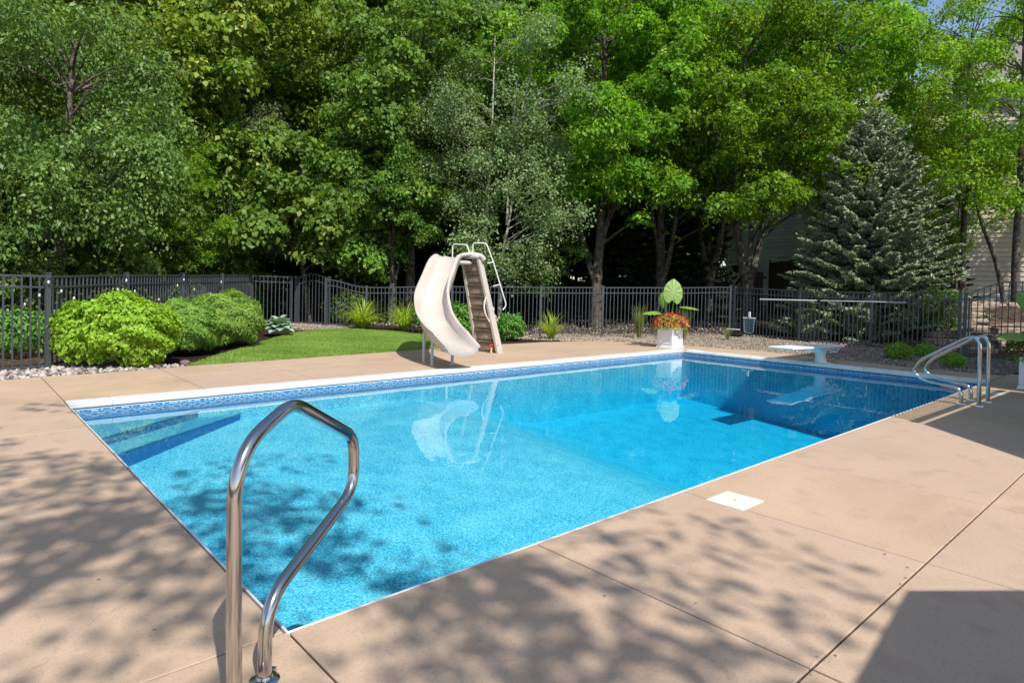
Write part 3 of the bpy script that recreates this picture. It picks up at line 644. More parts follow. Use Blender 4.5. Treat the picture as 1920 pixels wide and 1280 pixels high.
def arch_gate(label, P, Q, zt0, peak, zg):
    t = thing('arched_gate', label, 'gate', (P[0], P[1], 0), math.atan2(Q[1] - P[1], Q[0] - P[0])); L = math.hypot(Q[0] - P[0], Q[1] - P[1])
    def z(s, off=0): u_ = s / L; return zt0 + peak * math.sin(math.pi * u_) + off
    for off in (0, -.2):
        b = B(); b.tube([(s, 0, z(s, off)) for s in np.linspace(.04, L - .04, 13)], .015, 4); b.obj('rail', M['fence'], t)
    b = B(); b.box((L / 2, 0, zg + .1), (L - .08, .028, .03)); b.obj('rail', M['fence'], t)
    for s in (0.0, L):
        b = B(); b.box((s, 0, (zt0 + .06 + zg - .1) / 2), (.07, .07, zt0 + .06 - zg + .1), bev=.004); b.box((s, 0, zt0 + .075), (.082, .082, .02), bev=.006); b.obj('post', M['fence'], t)
    for s in (.07, L - .07):
        b = B(); b.box((s, 0, (zt0 + zg) / 2), (.04, .04, zt0 - zg - .08), bev=.003); b.obj('stile', M['fence'], t)
    n = round(L / .112)
    for k in range(1, n):
        s = L * k / n
        if s < .1 or s > L - .1: continue
        b = B(); zz = z(s); b.box((s, 0, (zz + zg + .05) / 2), (.019, .019, zz - zg - .05)); b.obj('picket', M['fence'], t)
    b = B(); b.box((L - .07, -.04, .95), (.05, .04, .14), bev=.008); b.obj('latch', M['fence'], t)
arch_gate('arched black metal gate standing between the hosta and the daylilies', (6.95, 16.1), (7.52, 15.1), 1.50, .16, .10)
arch_gate('wide arched black metal gate in front of the stone steps at right', (16.17, 1.22), (16.33, -.42), 1.46, .32, .0)

# string lights on the left fence
t = thing('string_lights', 'string of clear bulbs looped along the top of the left fence', 'string lights')
bp = [(-.9, 9.35, .80), (-.31, 9.5, .93), (-.11, 9.46, 1.02), (.06, 9.38, 1.16), (.17, 9.37, 1.36), (.36, 9.63, 1.22), (.56, 9.9, 1.10), (.95, 10.42, 1.02), (1.35, 10.9, 1.24), (1.53, 11.13, 1.40), (1.72, 11.37, 1.20), (2.3, 12.1, 1.02), (2.8, 12.7, 1.31), (3.0, 12.98, 1.44), (3.35, 13.45, 1.22), (3.9, 14.1, 1.10), (4.33, 14.68, 1.39)]
b = B(); b.tube([(x, y, z + .03) for x, y, z in catmull(bp, 5)], .0045, 5); b.obj('wire', M['fence'], t)
for (x, y, z) in bp[1:]:
    b = B(); b.lathe([(.010, .03), (.013, .02), (.013, -.005), (.01, -.01)], (x, y, z - .005), 8); s_ = b.obj('socket', M['black'], t)
    b = B(); b.lathe([(.010, -.012), (.017, -.026), (.019, -.04), (.014, -.06), (.003, -.066)], (x, y, z), 10); b.obj('bulb', M['bulb'], t, True)
# ------------------------------------------------------------------ near hand rail
def rail_tube(root, pts, r, name='rail_tube', n=20, res=7):
    b = B(); b.tube(catmull(pts, res), r, n); return b.obj(name, M['steel'], root, True)
t = thing('hand_rail', 'large looped stainless hand rail at the near corner of the pool', 'hand rail', (-.19, -.26, 0), R(35))
def fillet(pts, rad, k=7):
    P = [Vector(p) for p in pts]; out = [P[0]]
    for i in range(1, len(P) - 1):
        a, p, c = P[i - 1], P[i], P[i + 1]; rr = rad[i] if isinstance(rad, (list, tuple)) else rad
        d1 = (a - p).normalized(); d2 = (c - p).normalized(); rr = min(rr, (a - p).length * .48, (c - p).length * .48)
        s, e_ = p + d1 * rr, p + d2 * rr
        for j in range(k + 1): u_ = j / k; out.append(s.lerp(p, u_).lerp(p.lerp(e_, u_), u_))
    out.append(P[-1]); return out
pts = [(-.165, 0, .0), (-.175, 0, .40), (-.18, 0, .855), (.155, 0, .965), (.650, 0, .725), (.665, 0, .48), (.0, 0, .275), (0, 0, 0)]
b = B(); b.tube(fillet(pts, [0, .1, .20, .09, .075, .12, .15, 0], 14), .0245, 24); b.obj('rail_tube', M['steel'], t, True)
for x in (-.165, 0):
    b = B(); b.lathe([(.052, .001), (.052, .006), (.046, .011), (.030, .014), (.0265, .022)], (x, 0, 0), 28); f_ = b.obj('escutcheon', M['steel'], t, True)
    b = B(); b.box((.05, .0, .012), (.022, .018, .010), bev=.002); o = b.obj('set_screw', M['steel'], f_); o.location = (x, 0, 0)
# ------------------------------------------------------------------ far ladder rails
def ladder(x0, lab, P):
    t = thing('ladder_rail', lab, 'ladder rail', (x0, -.4, 0), 0, 'pair of steel ladder rails at the far right')
    b = B(); b.tube(fillet([(0, y + .4, z) for y, z in P], [0, .12, .10, .14, .18, .24, 0][:len(P)], 8), .0245, 16); b.obj('rail_tube', M['steel'], t, True)
    for y in (P[0][0], P[-1][0]):
        b = B(); b.lathe([(.055, .001), (.055, .007), (.045, .013), (.027, .02)], (0, y + .4, 0), 20); b.obj('escutcheon', M['white'], t, True)
ladder(9.0, 'nearer looped stainless ladder rail beside the far right deck', [(-.31, 0), (-.30, .215), (.10, .245), (.27, .36), (.20, .53), (-.49, .985), (-.50, 0)])
ladder(9.5, 'farther looped stainless ladder rail close behind the nearer one', [(-.31, 0), (-.30, .205), (.10, .24), (.27, .35), (.19, .52), (-.49, .975), (-.50, 0)])

# ------------------------------------------------------------------ slide
sl = thing('pool_slide', 'beige curved water slide with moulded stairs on the far side of the pool', 'pool slide', (0, 0, 0))
flp = [(7.12, 8.45, 2.02), (6.90, 8.29, 1.90), (6.54, 8.04, 1.44), (6.15, 7.72, 1.0), (5.86, 7.28, .68), (5.67, 6.82, .48), (5.52, 6.34, .36), (5.40, 5.84, .295)]
C = catmull(flp, 7); prof = []
def section(t_, hl, hr, hw):
    return [(-hw, hl), (-hw * .95, hl * .45), (-hw * .72, .035), (-hw * .35, .004), (0, 0), (hw * .35, .004), (hw * .72, .035), (hw * .95, hr * .45), (hw, hr),
            (hw + .025, hr + .012), (hw + .055, hr), (hw + .058, hr - .03), (hw + .03, hr - .035), (hw * .98, hr * .2), (hw * .75, -.025), (0, -.05), (-hw * .75, -.025), (-hw * .98, hl * .2), (-hw - .03, hl - .035), (-hw - .058, hl - .03), (-hw - .055, hl), (-hw - .025, hl + .012)]
V = []; F = []; K = len(C); rimL = []
for i, p in enumerate(C):
    T = (C[min(i + 1, K - 1)] - C[max(i - 1, 0)]).normalized(); S = T.cross(Vector((0, 0, 1))).normalized()
    bank = R(10) * math.sin(math.pi * i / (K - 1)); U = S.cross(T).normalized()
    q = i / (K - 1); hl = .17 + .12 * math.sin(math.pi * min(1, q * 1.25)) if q < .8 else .17 + .0 * q; g_ = sm(-.02, .22, q); hr = (.20 + .12 * math.sin(math.pi * q)) * g_ + .015; hl = (.19 + .05 * math.sin(math.pi * q)) * g_ + .03
    if q > .86: k_ = 1 - (q - .86) / .14 * .45; hl *= k_; hr *= k_
    hw = .262 + .022 * math.sin(math.pi * min(1, q * 1.05))
    S2 = S * math.cos(bank) - U * math.sin(bank); U2 = U * math.cos(bank) + S * math.sin(bank)
    ring = section(q, hl, hr, hw); rimL.append(p + S2 * (-hw - .02) + U2 * (hl + .0))      # -S side is the outer (right hand of travel reversed)
    for a, h_ in ring: V.append(p + S2 * a + U2 * h_)
    m_ = len(ring)
for i in range(K - 1):
    for j in range(m_): a = i * m_ + j; c = i * m_ + (j + 1) % m_; F.append((a, c, c + m_, a + m_))
F.append(tuple(range(m_))); F.append(tuple(reversed(range((K - 1) * m_, K * m_))))
me = make_mesh('flume', V, F, True); me.set_sharp_from_angle(angle=R(60)); link('flume', me, M['slide'], sl)
# mouth lip roll
# stairs seen from below: two stringers and moulded steps
Bc = Vector((7.74, 7.93, 0)); Tc = Vector((7.34, 8.10, 1.98)); wv = Vector((.25, -.97, 0)).normalized(); cl = (Tc - Bc); cn = wv.cross(cl).normalized()
for s, nm in ((-1, .28), (1, .28)):
    b = B(); P0 = Bc + wv * s * nm; P1 = Tc + wv * s * .21
    pts_ = [P0 + Vector((0, 0, -.0)), P0.lerp(P1, .5), P1]
    V = []
    for q, (p, wd) in enumerate(zip(pts_, (.10, .085, .075))):
        o1 = wv * .025; n1_ = Vector((.95, .25, 0)).normalized() * wd
        for a, c in ((-1, -1), (1, -1), (1, 1), (-1, 1)): V.append(p + o1 * a + n1_ * c)
    F = [(0, 1, 2, 3), (11, 10, 9, 8)] + [(k * 4 + j, k * 4 + 4 + j, k * 4 + 4 + (j + 1) % 4, k * 4 + (j + 1) % 4) for k in range(2) for j in range(4)]
    b.add(V, F); b.obj('stringer', M['slide'], sl)
for k in range(8):
    t0, t1 = k / 8.2, (k + 1) / 8.2; p0 = Bc + cl * t0; p1 = Bc + cl * t1; hw = .255 - .008 * k; n1_ = Vector((.97, .25, 0)).normalized()
    V = []; ring = [(p0 - n1_ * .02), (p0 * .75 + p1 * .25 - n1_ * .045), (p0 * .35 + p1 * .65 - n1_ * .035), (p1 - n1_ * .01 + Vector((0, 0, -.03))), (p1 - n1_ * .075 + Vector((0, 0, -.012))), (p1 - n1_ * .075), (p1 + n1_ * .09), (p0 + n1_ * .10)]
    for s in (-1, -.5, 0, .5, 1):
        for j, p in enumerate(ring): V.append(p + wv * s * hw + (n1_ * (-.018 * (1 - s * s)) if j in (1, 2) else Vector()))
    F = [(i * 8 + j, i * 8 + (j + 1) % 8, i * 8 + 8 + (j + 1) % 8, i * 8 + 8 + j) for i in range(4) for j in range(8)] + [tuple(reversed(range(8))), tuple(range(32, 40))]
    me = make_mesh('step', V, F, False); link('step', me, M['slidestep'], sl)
# top cap joining flume and stairs
b = B(); b.box((7.31, 8.12, 2.03), (.30, .52, .09), math.atan2(wv.y, wv.x) + math.pi / 2, .03); b.box((7.16, 8.32, 1.90), (.34, .62, .08), math.atan2(wv.y, wv.x) + math.pi / 2 - .45, .025); b.obj('top_platform', M['slide'], sl)
b = B()
side = [Vector((7.47, 7.84, 1.97)), Vector((7.40, 7.87, 2.05)), Vector((7.22, 7.97, 2.08)), Vector((7.02, 8.02, 2.05))] + [rimL[k] for k in (9, 12, 16, 21)]
cs_ = catmull(side, 5); b.tube(cs_, [.055 - .030 * k / len(cs_) for k in range(len(cs_))], 10)
b.obj('shoulder', M['slide'], sl, True)
for (x, y, z, lab) in ((5.36, 6.66, .47, None), (5.70, 6.52, .33, None), (5.47, 7.08, .56, None), (6.90, 8.30, 1.64, None)):
    b = B(); b.tube([(x, y, 0), (x, y, z)], .026, 12); b.lathe([(.06, 0), (.06, .006), (.03, .012)], (x, y, 0), 16); b.obj('leg', M['galv'], sl, True)
def wire(name, pts, r=.014, rad=.06, mat=M['coping']):
    b = B(); b.tube(fillet(pts, rad, 5), r, 10); return b.obj(name, mat, sl, True)
wire('hand_loop', [(7.22, 8.62, 2.00), (7.22, 8.62, 2.31), (7.34, 8.28, 2.30), (7.40, 8.20, 2.04)])
wire('hand_loop', [(7.36, 8.09, 2.06), (7.36, 8.09, 2.33), (7.47, 7.78, 2.32), (7.60, 7.70, 1.95), (7.90, 7.58, 1.02), (7.84, 7.62, .92)])
for a, c in (((7.60, 7.70, 1.93), (7.49, 7.75, 1.90)), ((7.76, 7.64, 1.46), (7.62, 7.70, 1.42))): wire('standoff', [a, Vector(a).lerp(Vector(c), .5), c], .011, .01)
b = B(); b.tube(catmull([(7.50, 7.78, 1.20), (7.42, 7.74, 1.02), (7.44, 7.72, .84), (7.58, 7.74, .66)], 5), .016, 8); b.obj('water_hose', M['coping'], sl, True)
b = B(); b.tube([(7.62, 7.72, 0), (7.63, 7.72, .12)], .022, 8); b.obj('faucet_pipe', M['brass'], sl, True)
b = B(); b.tube([(7.60, 7.74, .13), (7.63, 7.70, .19)], .028, 8); b.obj('faucet_handle', M['red'], sl, True)
b = B(); b.tube([(7.72, 7.62, .16), (7.73, 7.62, .19)], .006, 6); b.obj('bolt', M['black'], sl)

# ------------------------------------------------------------------ diving board
t = thing('diving_board', 'white diving board on a single pedestal at the shaded far end of the pool', 'diving board', (12.45, 2.88, 0))
b = B(); b.lathe([(.20, .0), (.20, .012), (.115, .03), (.10, .12), (.115, .24), (.15, .27)], (0, 0, 0), 22); b.obj('pedestal', M['white'], t, True)
bx = Vector((-1, 0, .028)).normalized(); by = Vector((0, 1, 0)); bz = bx.cross(by) * -1
b = B(); b.box((-.60, 0, .355), (2.50, .46, .045), ax=(bx, by, Vector((.028, 0, 1)).normalized()), bev=.012); b.obj('board', M['brd'], t)
b = B(); b.box((.12, 0, .295), (.62, .40, .05), bev=.015); b.box((-.3, 0, .30), (.30, .36, .05), bev=.012); b.obj('jig', M['white'], t)
for y in (-.17, .17):
    b = B(); b.tube([(.55, y, .30), (.35, y, .22), (.05, y, .24)], .018, 8); b.obj('brace', M['white'], t, True)

# ------------------------------------------------------------------ pole, net and vacuum hung on the fence
t = thing('telescopic_pole', 'long silver telescopic pole lying along the top of the right fence', 'pole')
A_, B_ = Vector((16.93, 7.0, 1.18)), Vector((16.35, 2.6, 1.22))
# matches fence line a hand's width in front
A_ = Vector((16.75, 6.35, 1.22)); B_ = Vector((16.30, 2.45, 1.26))
b = B(); b.tube([A_, A_.lerp(B_, .45)], .020, 10); b.obj('outer_tube', M['coping'], t, True)
b = B(); b.tube([A_.lerp(B_, .45), B_], .017, 10); b.obj('inner_tube', M['galv'], t, True)
b = B(); b.tube([A_.lerp(B_, .44), A_.lerp(B_, .462)], .027, 10); b.obj('collar', M['black'], t, True)
for q in (.09, .9):
    p = A_.lerp(B_, q); b = B(); b.box((p.x + .03, p.y, p.z - .03), (.10, .03, .015)); b.obj('hook', M['black'], t)
t = thing('leaf_net', 'blue leaf skimmer net hanging from the fence right of the maple', 'pool net', (16.68, 6.62, .0))
b = B(); b.box((0, 0, .66), (.03, .38, .030), R(4), .008); b.box((0, 0, .76), (.05, .05, .16), 0, .01); b.obj('frame', M['brd'], t)
b = B(); b.tube(fillet([(-.02, -.16, .66), (-.02, -.14, .22), (-.02, .14, .22), (-.02, .16, .66)], .08, 5), .010, 6); [b.tube([(-.02, q_, .65), (-.02, q_ * .9, .24)], .003, 4) for q_ in (-.12, -.08, -.04, 0, .04, .08, .12)]; [b.tube([(-.02, -.14, q_), (-.02, .14, q_)], .003, 4) for q_ in (.3, .37, .44, .51, .58)]; b.obj('net_bag', M['blue'], t)
t = thing('pool_vacuum', 'black pool vacuum head with white strip standing against the fence', 'pool vacuum', (16.55, 7.0, .05))
b = B(); b.box((0, 0, .10), (.16, .42, .16), R(5), .05); b.obj('head', M['black'], t)
b = B(); b.box((-.085, 0, .26), (.02, .40, .03), R(5), .005); b.obj('strip', M['white'], t)
b = B(); b.tube([(0, 0, .15), (0, 0, .62)], .02, 8); b.tube(fillet([(0, -.17, .2), (0, -.15, .33), (0, .15, .33), (0, .17, .2)], .05), .012, 6); b.obj('handle', M['black'], t, True)

# ------------------------------------------------------------------ statue
t = thing('garden_statue', 'small grey cast stone figure on a pedestal behind the slide stairs', 'statue', (9.05, 9.42, 0))
b = B(); b.lathe([(.17, .02), (.17, .06), (.13, .09), (.12, .20), (.18, .23), (.19, .31), (.16, .33)], n=8, a0=.3); b.obj('pedestal', M['statue'], t)
b = B(); b.lathe([(.12, .33), (.13, .42), (.105, .52), (.115, .62), (.13, .69), (.07, .74), (.05, .76), (.075, .80), (.08, .86), (.05, .91), (.0, .92)], n=14); b.tube(catmull([(-.11, 0, .68), (-.15, -.05, .58), (-.06, -.12, .55)], 4), .03, 7); b.tube(catmull([(.11, 0, .68), (.15, -.05, .58), (.05, -.12, .57)], 4), .03, 7)
o = b.obj('figure', M['statue'], t, True)

def at(px, dep):          # ground position at a bearing of the camera and a depth in metres
    X_ = (px - 960) / 1182.6
    return (-1.0465 + dep * (fw.x + X_ * rt.x), -2.466 + dep * (fw.y + X_ * rt.y))

# ------------------------------------------------------------------ houses
def clapboards(root, P, Q, z0, z1, mat, exp=.19, holes=()):
    """lap siding between two ground points, each course a board of its own"""
    a = Vector(P); c = Vector(Q); L = (c - a).length; rz = math.atan2(c.y - a.y, c.x - a.x); n = int((z1 - z0) / exp); cache = {}
    for k in range(n):
        z = z0 + k * exp; spans = [(0, L)]
        for (s0, s1, h0, h1) in holes:
            if z + exp > h0 + .02 and z < h1 - .02:
                spans = [q for (u, v) in spans for q in ((u, min(v, s0)), (max(u, s1), v)) if q[1] - q[0] > .03]
        for (u, v) in spans:
            l = round(v - u, 3)
            if l not in cache:
                b = B(); b.add([(0, .0, 0), (l, .0, 0), (l, -.036, 0), (0, -.036, 0), (0, .0, exp), (l, .0, exp), (l, -.004, exp), (0, -.004, exp)],
                               [(3, 2, 1, 0), (4, 5, 6, 7), (3, 2, 6, 7)[::1], (0, 3, 7, 4), (1, 5, 6, 2)])
                cache[l] = make_mesh('siding_board', b.V, b.F); cache[l].materials.append(mat)
            o = link('siding_board', cache[l], None, root); o.location = (a.x + (c.x - a.x) * u / L, a.y + (c.y - a.y) * u / L, z); o.rotation_euler = (0, 0, rz)
def window(root, P, Q, s, zc, w_, h_):
    a = Vector(P); c = Vector(Q); L = (c - a).length; rz = math.atan2(c.y - a.y, c.x - a.x); p = a + (c - a) * s / L
    b = B()
    for (x, z, dx, dz) in ((0, h_ / 2, w_ + .16, .10), (0, -h_ / 2, w_ + .16, .12), (-w_ / 2, 0, .09, h_ - .05), (w_ / 2, 0, .09, h_ - .05)): b.box((x, -.03, z), (dx, .07, dz))
    o = b.obj('window', M['trim'], root); o.location = (p.x, p.y, zc); o.rotation_euler = (0, 0, rz)
    b = B(); b.box((0, .0, 0), (w_, .02, h_)); b.obj('pane', M['glass'], o)
    b = B(); b.box((0, -.015, 0), (.03, .02, h_ - .1)); b.box((0, -.0149, 0), (w_ - .1, .02, .03)); b.obj('muntin', M['trim'], o)
def core(root, poly, z0, z1, mat, name='wall'):
    b = B(); b.prism(poly, z0, z1); return b.obj(name, mat, root)
def hip(root, x0, x1, y0, y1, ze, zr, over=.45, name='roof'):
    x0 -= over; x1 += over; y0 -= over; y1 += over; r_ = min(x1 - x0, y1 - y0) / 2
    if x1 - x0 > y1 - y0: R1, R2 = (x0 + r_, (y0 + y1) / 2, zr), (x1 - r_, (y0 + y1) / 2, zr)
    else: R1, R2 = ((x0 + x1) / 2, y0 + r_, zr), ((x0 + x1) / 2, y1 - r_, zr)
    V = [(x0, y0, ze), (x1, y0, ze), (x1, y1, ze), (x0, y1, ze), R1, R2, (x0, y0, ze - .12), (x1, y0, ze - .12), (x1, y1, ze - .12), (x0, y1, ze - .12)]
    F = [(0, 1, 5, 4), (1, 2, 5), (2, 3, 4, 5), (3, 0, 4)] if x1 - x0 > y1 - y0 else [(0, 1, 4), (1, 2, 5, 4), (2, 3, 5), (3, 0, 4, 5)]
    F += [(9, 8, 7, 6)]
    o = link(name, make_mesh(name, V, F), M['shingle'], root)
    b = B()
    for (p, q) in (((x0, y0), (x1, y0)), ((x1, y0), (x1, y1)), ((x1, y1), (x0, y1)), ((x0, y1), (x0, y0))):
        l = math.hypot(q[0] - p[0], q[1] - p[1]); b.box(((p[0] + q[0]) / 2, (p[1] + q[1]) / 2, ze - .07), (l + .06, .05, .20), math.atan2(q[1] - p[1], q[0] - p[0]))
    b.obj('fascia', M['trim'], o)
# tan neighbour at right
def house_frame(name, label, cat, P, Q):
    a = Vector(P); c = Vector(Q); return thing(name, label, cat, (a.x, a.y, 0), math.atan2(c.y - a.y, c.x - a.x)), (c - a).length
P1, P2 = at(1700, 28.5), at(2250, 24.0)
t, L = house_frame('neighbour_house', 'tall tan house with lap siding and grey roof behind the trees at right', 'house', P1, P2)
core(t, [(.03, .03), (L, .03), (L, 9), (.03, 9)], .8, 10.55, M['siding_tan'])
clapboards(t, (.05, 0), (L - 0, 0), 1.55, 10.4, M['siding_tan'], .205)
b = B(); b.box((L / 2, -.005, 1.15), (L, .09, .8)); b.obj('foundation', M['statue'], t)
b = B(); b.box((0.0, 0, 5.9), (.14, .14, 9.2)); b.obj('corner_board', M['trim'], t)
hip(t, 0, L, 0, 9, 10.6, 14.2, .5)
P1, P2 = at(1560, 33), at(1730, 31.5)
t, L = house_frame('house_wing', 'low pinkish tan wing with a grey roof glimpsed above the blue spruce', 'house', P1, P2)
core(t, [(.03, .03), (L, .03), (L, 6), (.03, 6)], .8, 11.1, M['siding_tan']); clapboards(t, (.05, 0), (L, 0), 3.5, 11.0, M['siding_tan'], .205); hip(t, 0, L, 0, 6, 11.2, 13.4, .5)
# grey neighbour in the middle
P1, P2 = at(1363, 37), at(1575, 31)
t, L = house_frame('neighbour_house', 'shaded grey house with white window trim behind the forked maple', 'house', P1, P2)
core(t, [(.03, .03), (L, .03), (L, 8), (-.9, 8)], .5, 7.3, M['siding_grey'])
hs = [(.25, 1.3, 1.9, 3.1), (3.3, 4.0, 1.9, 3.25), (4.6, 6.4, 1.9, 3.25)]
clapboards(t, (.05, 0), (L, 0), 1.3, 7.2, M['siding_grey'], .19, hs)
for (s, zc, w_, h_) in ((.8, 2.5, .95, 1.1), (3.65, 2.55, .6, 1.25), (5.5, 2.55, 1.7, 1.25)): window(t, (0, 0), (L, 0), s, zc, w_, h_)
b = B(); b.box((0, -.01, 4.0), (.16, .16, 6.4)); b.obj('corner_board', M['trim'], t)
clapboards(t, (-1.0, 1.2), (-.02, .05), 1.3, 7.2, M['siding_grey'], .19)
hip(t, 0, L, 0, 8, 7.4, 10.2, .5)
# wooden privacy fences
def board_fence(label, P, Q, z0, z1):
    a = Vector(P); c = Vector(Q); L = (c - a).length; t = thing('wooden_fence', label, 'fence', (a.x, a.y, 0), math.atan2(c.y - a.y, c.x - a.x)); n = int(L / .15)
    bb = B(); bb.box((0, 0, (z0 + z1) / 2), (.138, .022, z1 - z0)); me = make_mesh('board', bb.V, bb.F); me.materials.append(M['wood'])
    for k in range(n): o = link('board', me, None, t); o.location = (k * .15 + .07, random.uniform(-.004, .004), random.uniform(-.02, .02))
    for z in (z0 + .3, z1 - .25): b = B(); b.box((L / 2, .035, z), (L, .04, .09)); b.obj('rail', M['wood'], t)
    for s in np.arange(0, L, 2.4): b = B(); b.box((float(s), .06, (z0 + z1) / 2 + .05), (.10, .10, z1 - z0 + .12)); b.obj('post', M['wood'], t)
board_fence('dark wooden board fence in deep shade behind the maple trunks', at(1262, 31), at(1436, 28), .5, 2.35)
board_fence('dark wooden fence stretch beside the spruce below the grey house windows', at(1440, 28), at(1500, 24.5), .5, 2.75)

# far white fence and neighbour's pool glimpsed between the trunks
t = thing('picket_fence', 'pale picket fence seen far off between the maple trunks', 'fence', (0, 0, 0)); pa = at(985, 33); pb = at(1200, 31)
bb = B(); bb.box((0, 0, 1.25), (.03, .03, 1.35)); pm = make_mesh('picket', bb.V, bb.F); pm.materials.append(M['siding_tan'])
for k in range(44): o = link('picket', pm, None, t); q = k / 43; o.location = (pa[0] + (pb[0] - pa[0]) * q, pa[1] + (pb[1] - pa[1]) * q, .05 + .3 * math.sin(3.14 * q) * .5)
for z in (.75, 1.75): b = B(); b.tube([(pa[0], pa[1], z), (pb[0], pb[1], z)], .025, 4); b.obj('rail', M['siding_tan'], t)
t = thing('neighbour_pool', 'small bright neighbouring pool glimpsed low between the trunks', 'pool', (0, 0, 0)); pa = Vector(at(1050, 30)); pb = Vector(at(1185, 29.4)); d = (pb - pa).normalized(); nn = Vector((-d.y, d.x)) * -1
if nn.dot(Vector((fw.x, fw.y))) < 0: nn = -nn
b = B(); b.prism([pa, pb, pb + nn * 4, pa + nn * 4], .2, .60); b.obj('wall', M['coping'], t)
b = B(); b.prism([pa + nn * .25 + d * .2, pb + nn * .25 - d * .2, pb + nn * 3.7 - d * .2, pa + nn * 3.7 + d * .2], .60, .63); b.obj('water_surface', M['npool'], t)

# own house and raised deck standing to the right of the camera
t = thing('own_house', 'tan house standing right of the pool whose shadow covers the far deck', 'house', (0, 0, 0))
core(t, [(10.6, -10), (16.6, -10), (16.6, -3.15), (10.6, -3.15)], 0, 7.9, M['siding_own'])
b = B(); b.box((12.9, -3.14, 4.0), (.3, .02, .3)); b.obj('vent', M['trim'], t)
hip(t, 10.6, 16.6, -10, -3.15, 8.0, 10.4, .5)
t = thing('raised_deck', 'raised timber deck with baluster railing beside the house', 'deck', (0, 0, 0))
dk = [(10.59, -6.5), (10.59, -2.6), (6.55, -2.5), (5.55, -3.55), (5.3, -6.5)]
b = B(); b.prism(dk, 2.42, 2.60); b.obj('platform', M['wood'], t)
for (x, y) in ((5.7, -6.2), (5.9, -4.6), (9.9, -4.2)): b = B(); b.box((x, y, 1.2), (.14, .14, 2.4)); b.obj('post', M['wood'], t)
for (p, q) in zip(dk[1:2], dk[2:3]):
    p, q = Vector(p), Vector(q); L = (q - p).length
    for z, th in ((3.5, .10), (2.72, .05)): b = B(); b.box(((p.x + q.x) / 2, (p.y + q.y) / 2, z), (L, .07, th), math.atan2(q.y - p.y, q.x - p.x)); b.obj('rail', M['trim'], t)
    b = B()
    for k in range(1, int(L / .13)): r_ = p.lerp(q, k * .13 / L); b.box((r_.x, r_.y, 3.1), (.05, .05, .75))
    tag(b.obj('balusters', M['trim'], t), kind='stuff')
t = thing('patio_umbrella', 'open tan patio umbrella standing on the near right deck', 'umbrella', (1.56, -4.73, 0))  # unseen umbrella, added to cast the shadow edge on the near right slabs
b = B(); b.lathe([(1.46, 2.2), (.8, 2.48), (.05, 2.72)], n=8, a0=R(22.5 + 6)); b.obj('canopy', M['canvas'], t)
b = B(); b.tube([(0, 0, 0), (0, 0, 2.75)], .022, 10); b.lathe([(.26, 0), (.26, .05), (.05, .12)], n=18); b.obj('pole', M['galv'], t, True)

# ------------------------------------------------------------------ stone steps and wall at right
def stone_block(root, c, d, rz, mat=M['block']):
    b = B(); b.box((0, 0, 0), d, 0, min(d) * .16)
    b.V = [(x + random.uniform(-.012, .012), y + random.uniform(-.02, .02), z + random.uniform(-.010, .010)) for x, y, z in b.V]
    o = b.obj('stone_block', mat, root); o.location = c; o.rotation_euler = (0, 0, rz)
vd = math.atan2(rt.y, rt.x)
t = thing('stone_steps', 'flight of rough stone steps climbing behind the wide arched gate', 'steps')
for k in range(7):
    dep = 15.7 + k * .44; c = at(1806 - 3 * k, dep); z = .10 + k * .165
    for j in (-1, 0): stone_block(t, (c[0] + rt.x * (j * .78 + .35), c[1] + rt.y * (j * .78 + .35), z), (.76, .46, .17), vd)
t = thing('retaining_wall', 'split stone retaining wall with a flat cap right of the stone steps', 'wall')
for k in range(4):
    for j in range(7):
        p = at(1872, 15.9); s = j * .42 + (.2 if k % 2 else 0); stone_block(t, (p[0] + rt.x * s + fw.x * .03 * k, p[1] + rt.y * s + fw.y * .03 * k, .07 + k * .175), (.41, .3, .17), vd)
for j in range(4): p = at(1866, 16.05); stone_block(t, (p[0] + rt.x * j * .68 + .1, p[1] + rt.y * j * .68, .76), (.67, .38, .09), vd)
t = thing('rock_terrace', 'low row of rough boulders along the upper gravel above the steps', 'rock edging')
for j in range(9): p = at(1796 + j * 19, 19.3 + .05 * j); stone_block(t, (p[0], p[1], 1.13 + .05 * (j % 2)), (.36, .3, .24), vd + random.uniform(-.4, .4))
c0, c1, c2, c3 = at(1785, 19.6), at(1990, 19.6), at(1990, 23.2), at(1760, 24)
V, F, *_ = sheet([c0, at(1880, 19.6), at(1862, 23.5), c3], .03, .6); tag(link('gravel_bed', make_mesh('gravel_bed', V, F, True), M['gravelbase']), kind='structure')
stones('upper_gravel', [c0, at(1880, 19.6), at(1862, 23.5), c3], 2200, .05, .11, M['stone'], 'pale gravel of the upper terrace below the tan house', dz=.03)
V, F, ins, z_, dl2 = sheet([at(1885, 19.6), c1, at(2050, 23.2), at(1868, 23.2)], .03, .6); tag(link('upper_lawn', make_mesh('upper_lawn', V, F, True), M['blade']), kind='structure'); 
M2 = bpy.data.objects['upper_lawn'].data; set_tint(M2, rng.uniform(.3, .8, len(M2.polygons)))

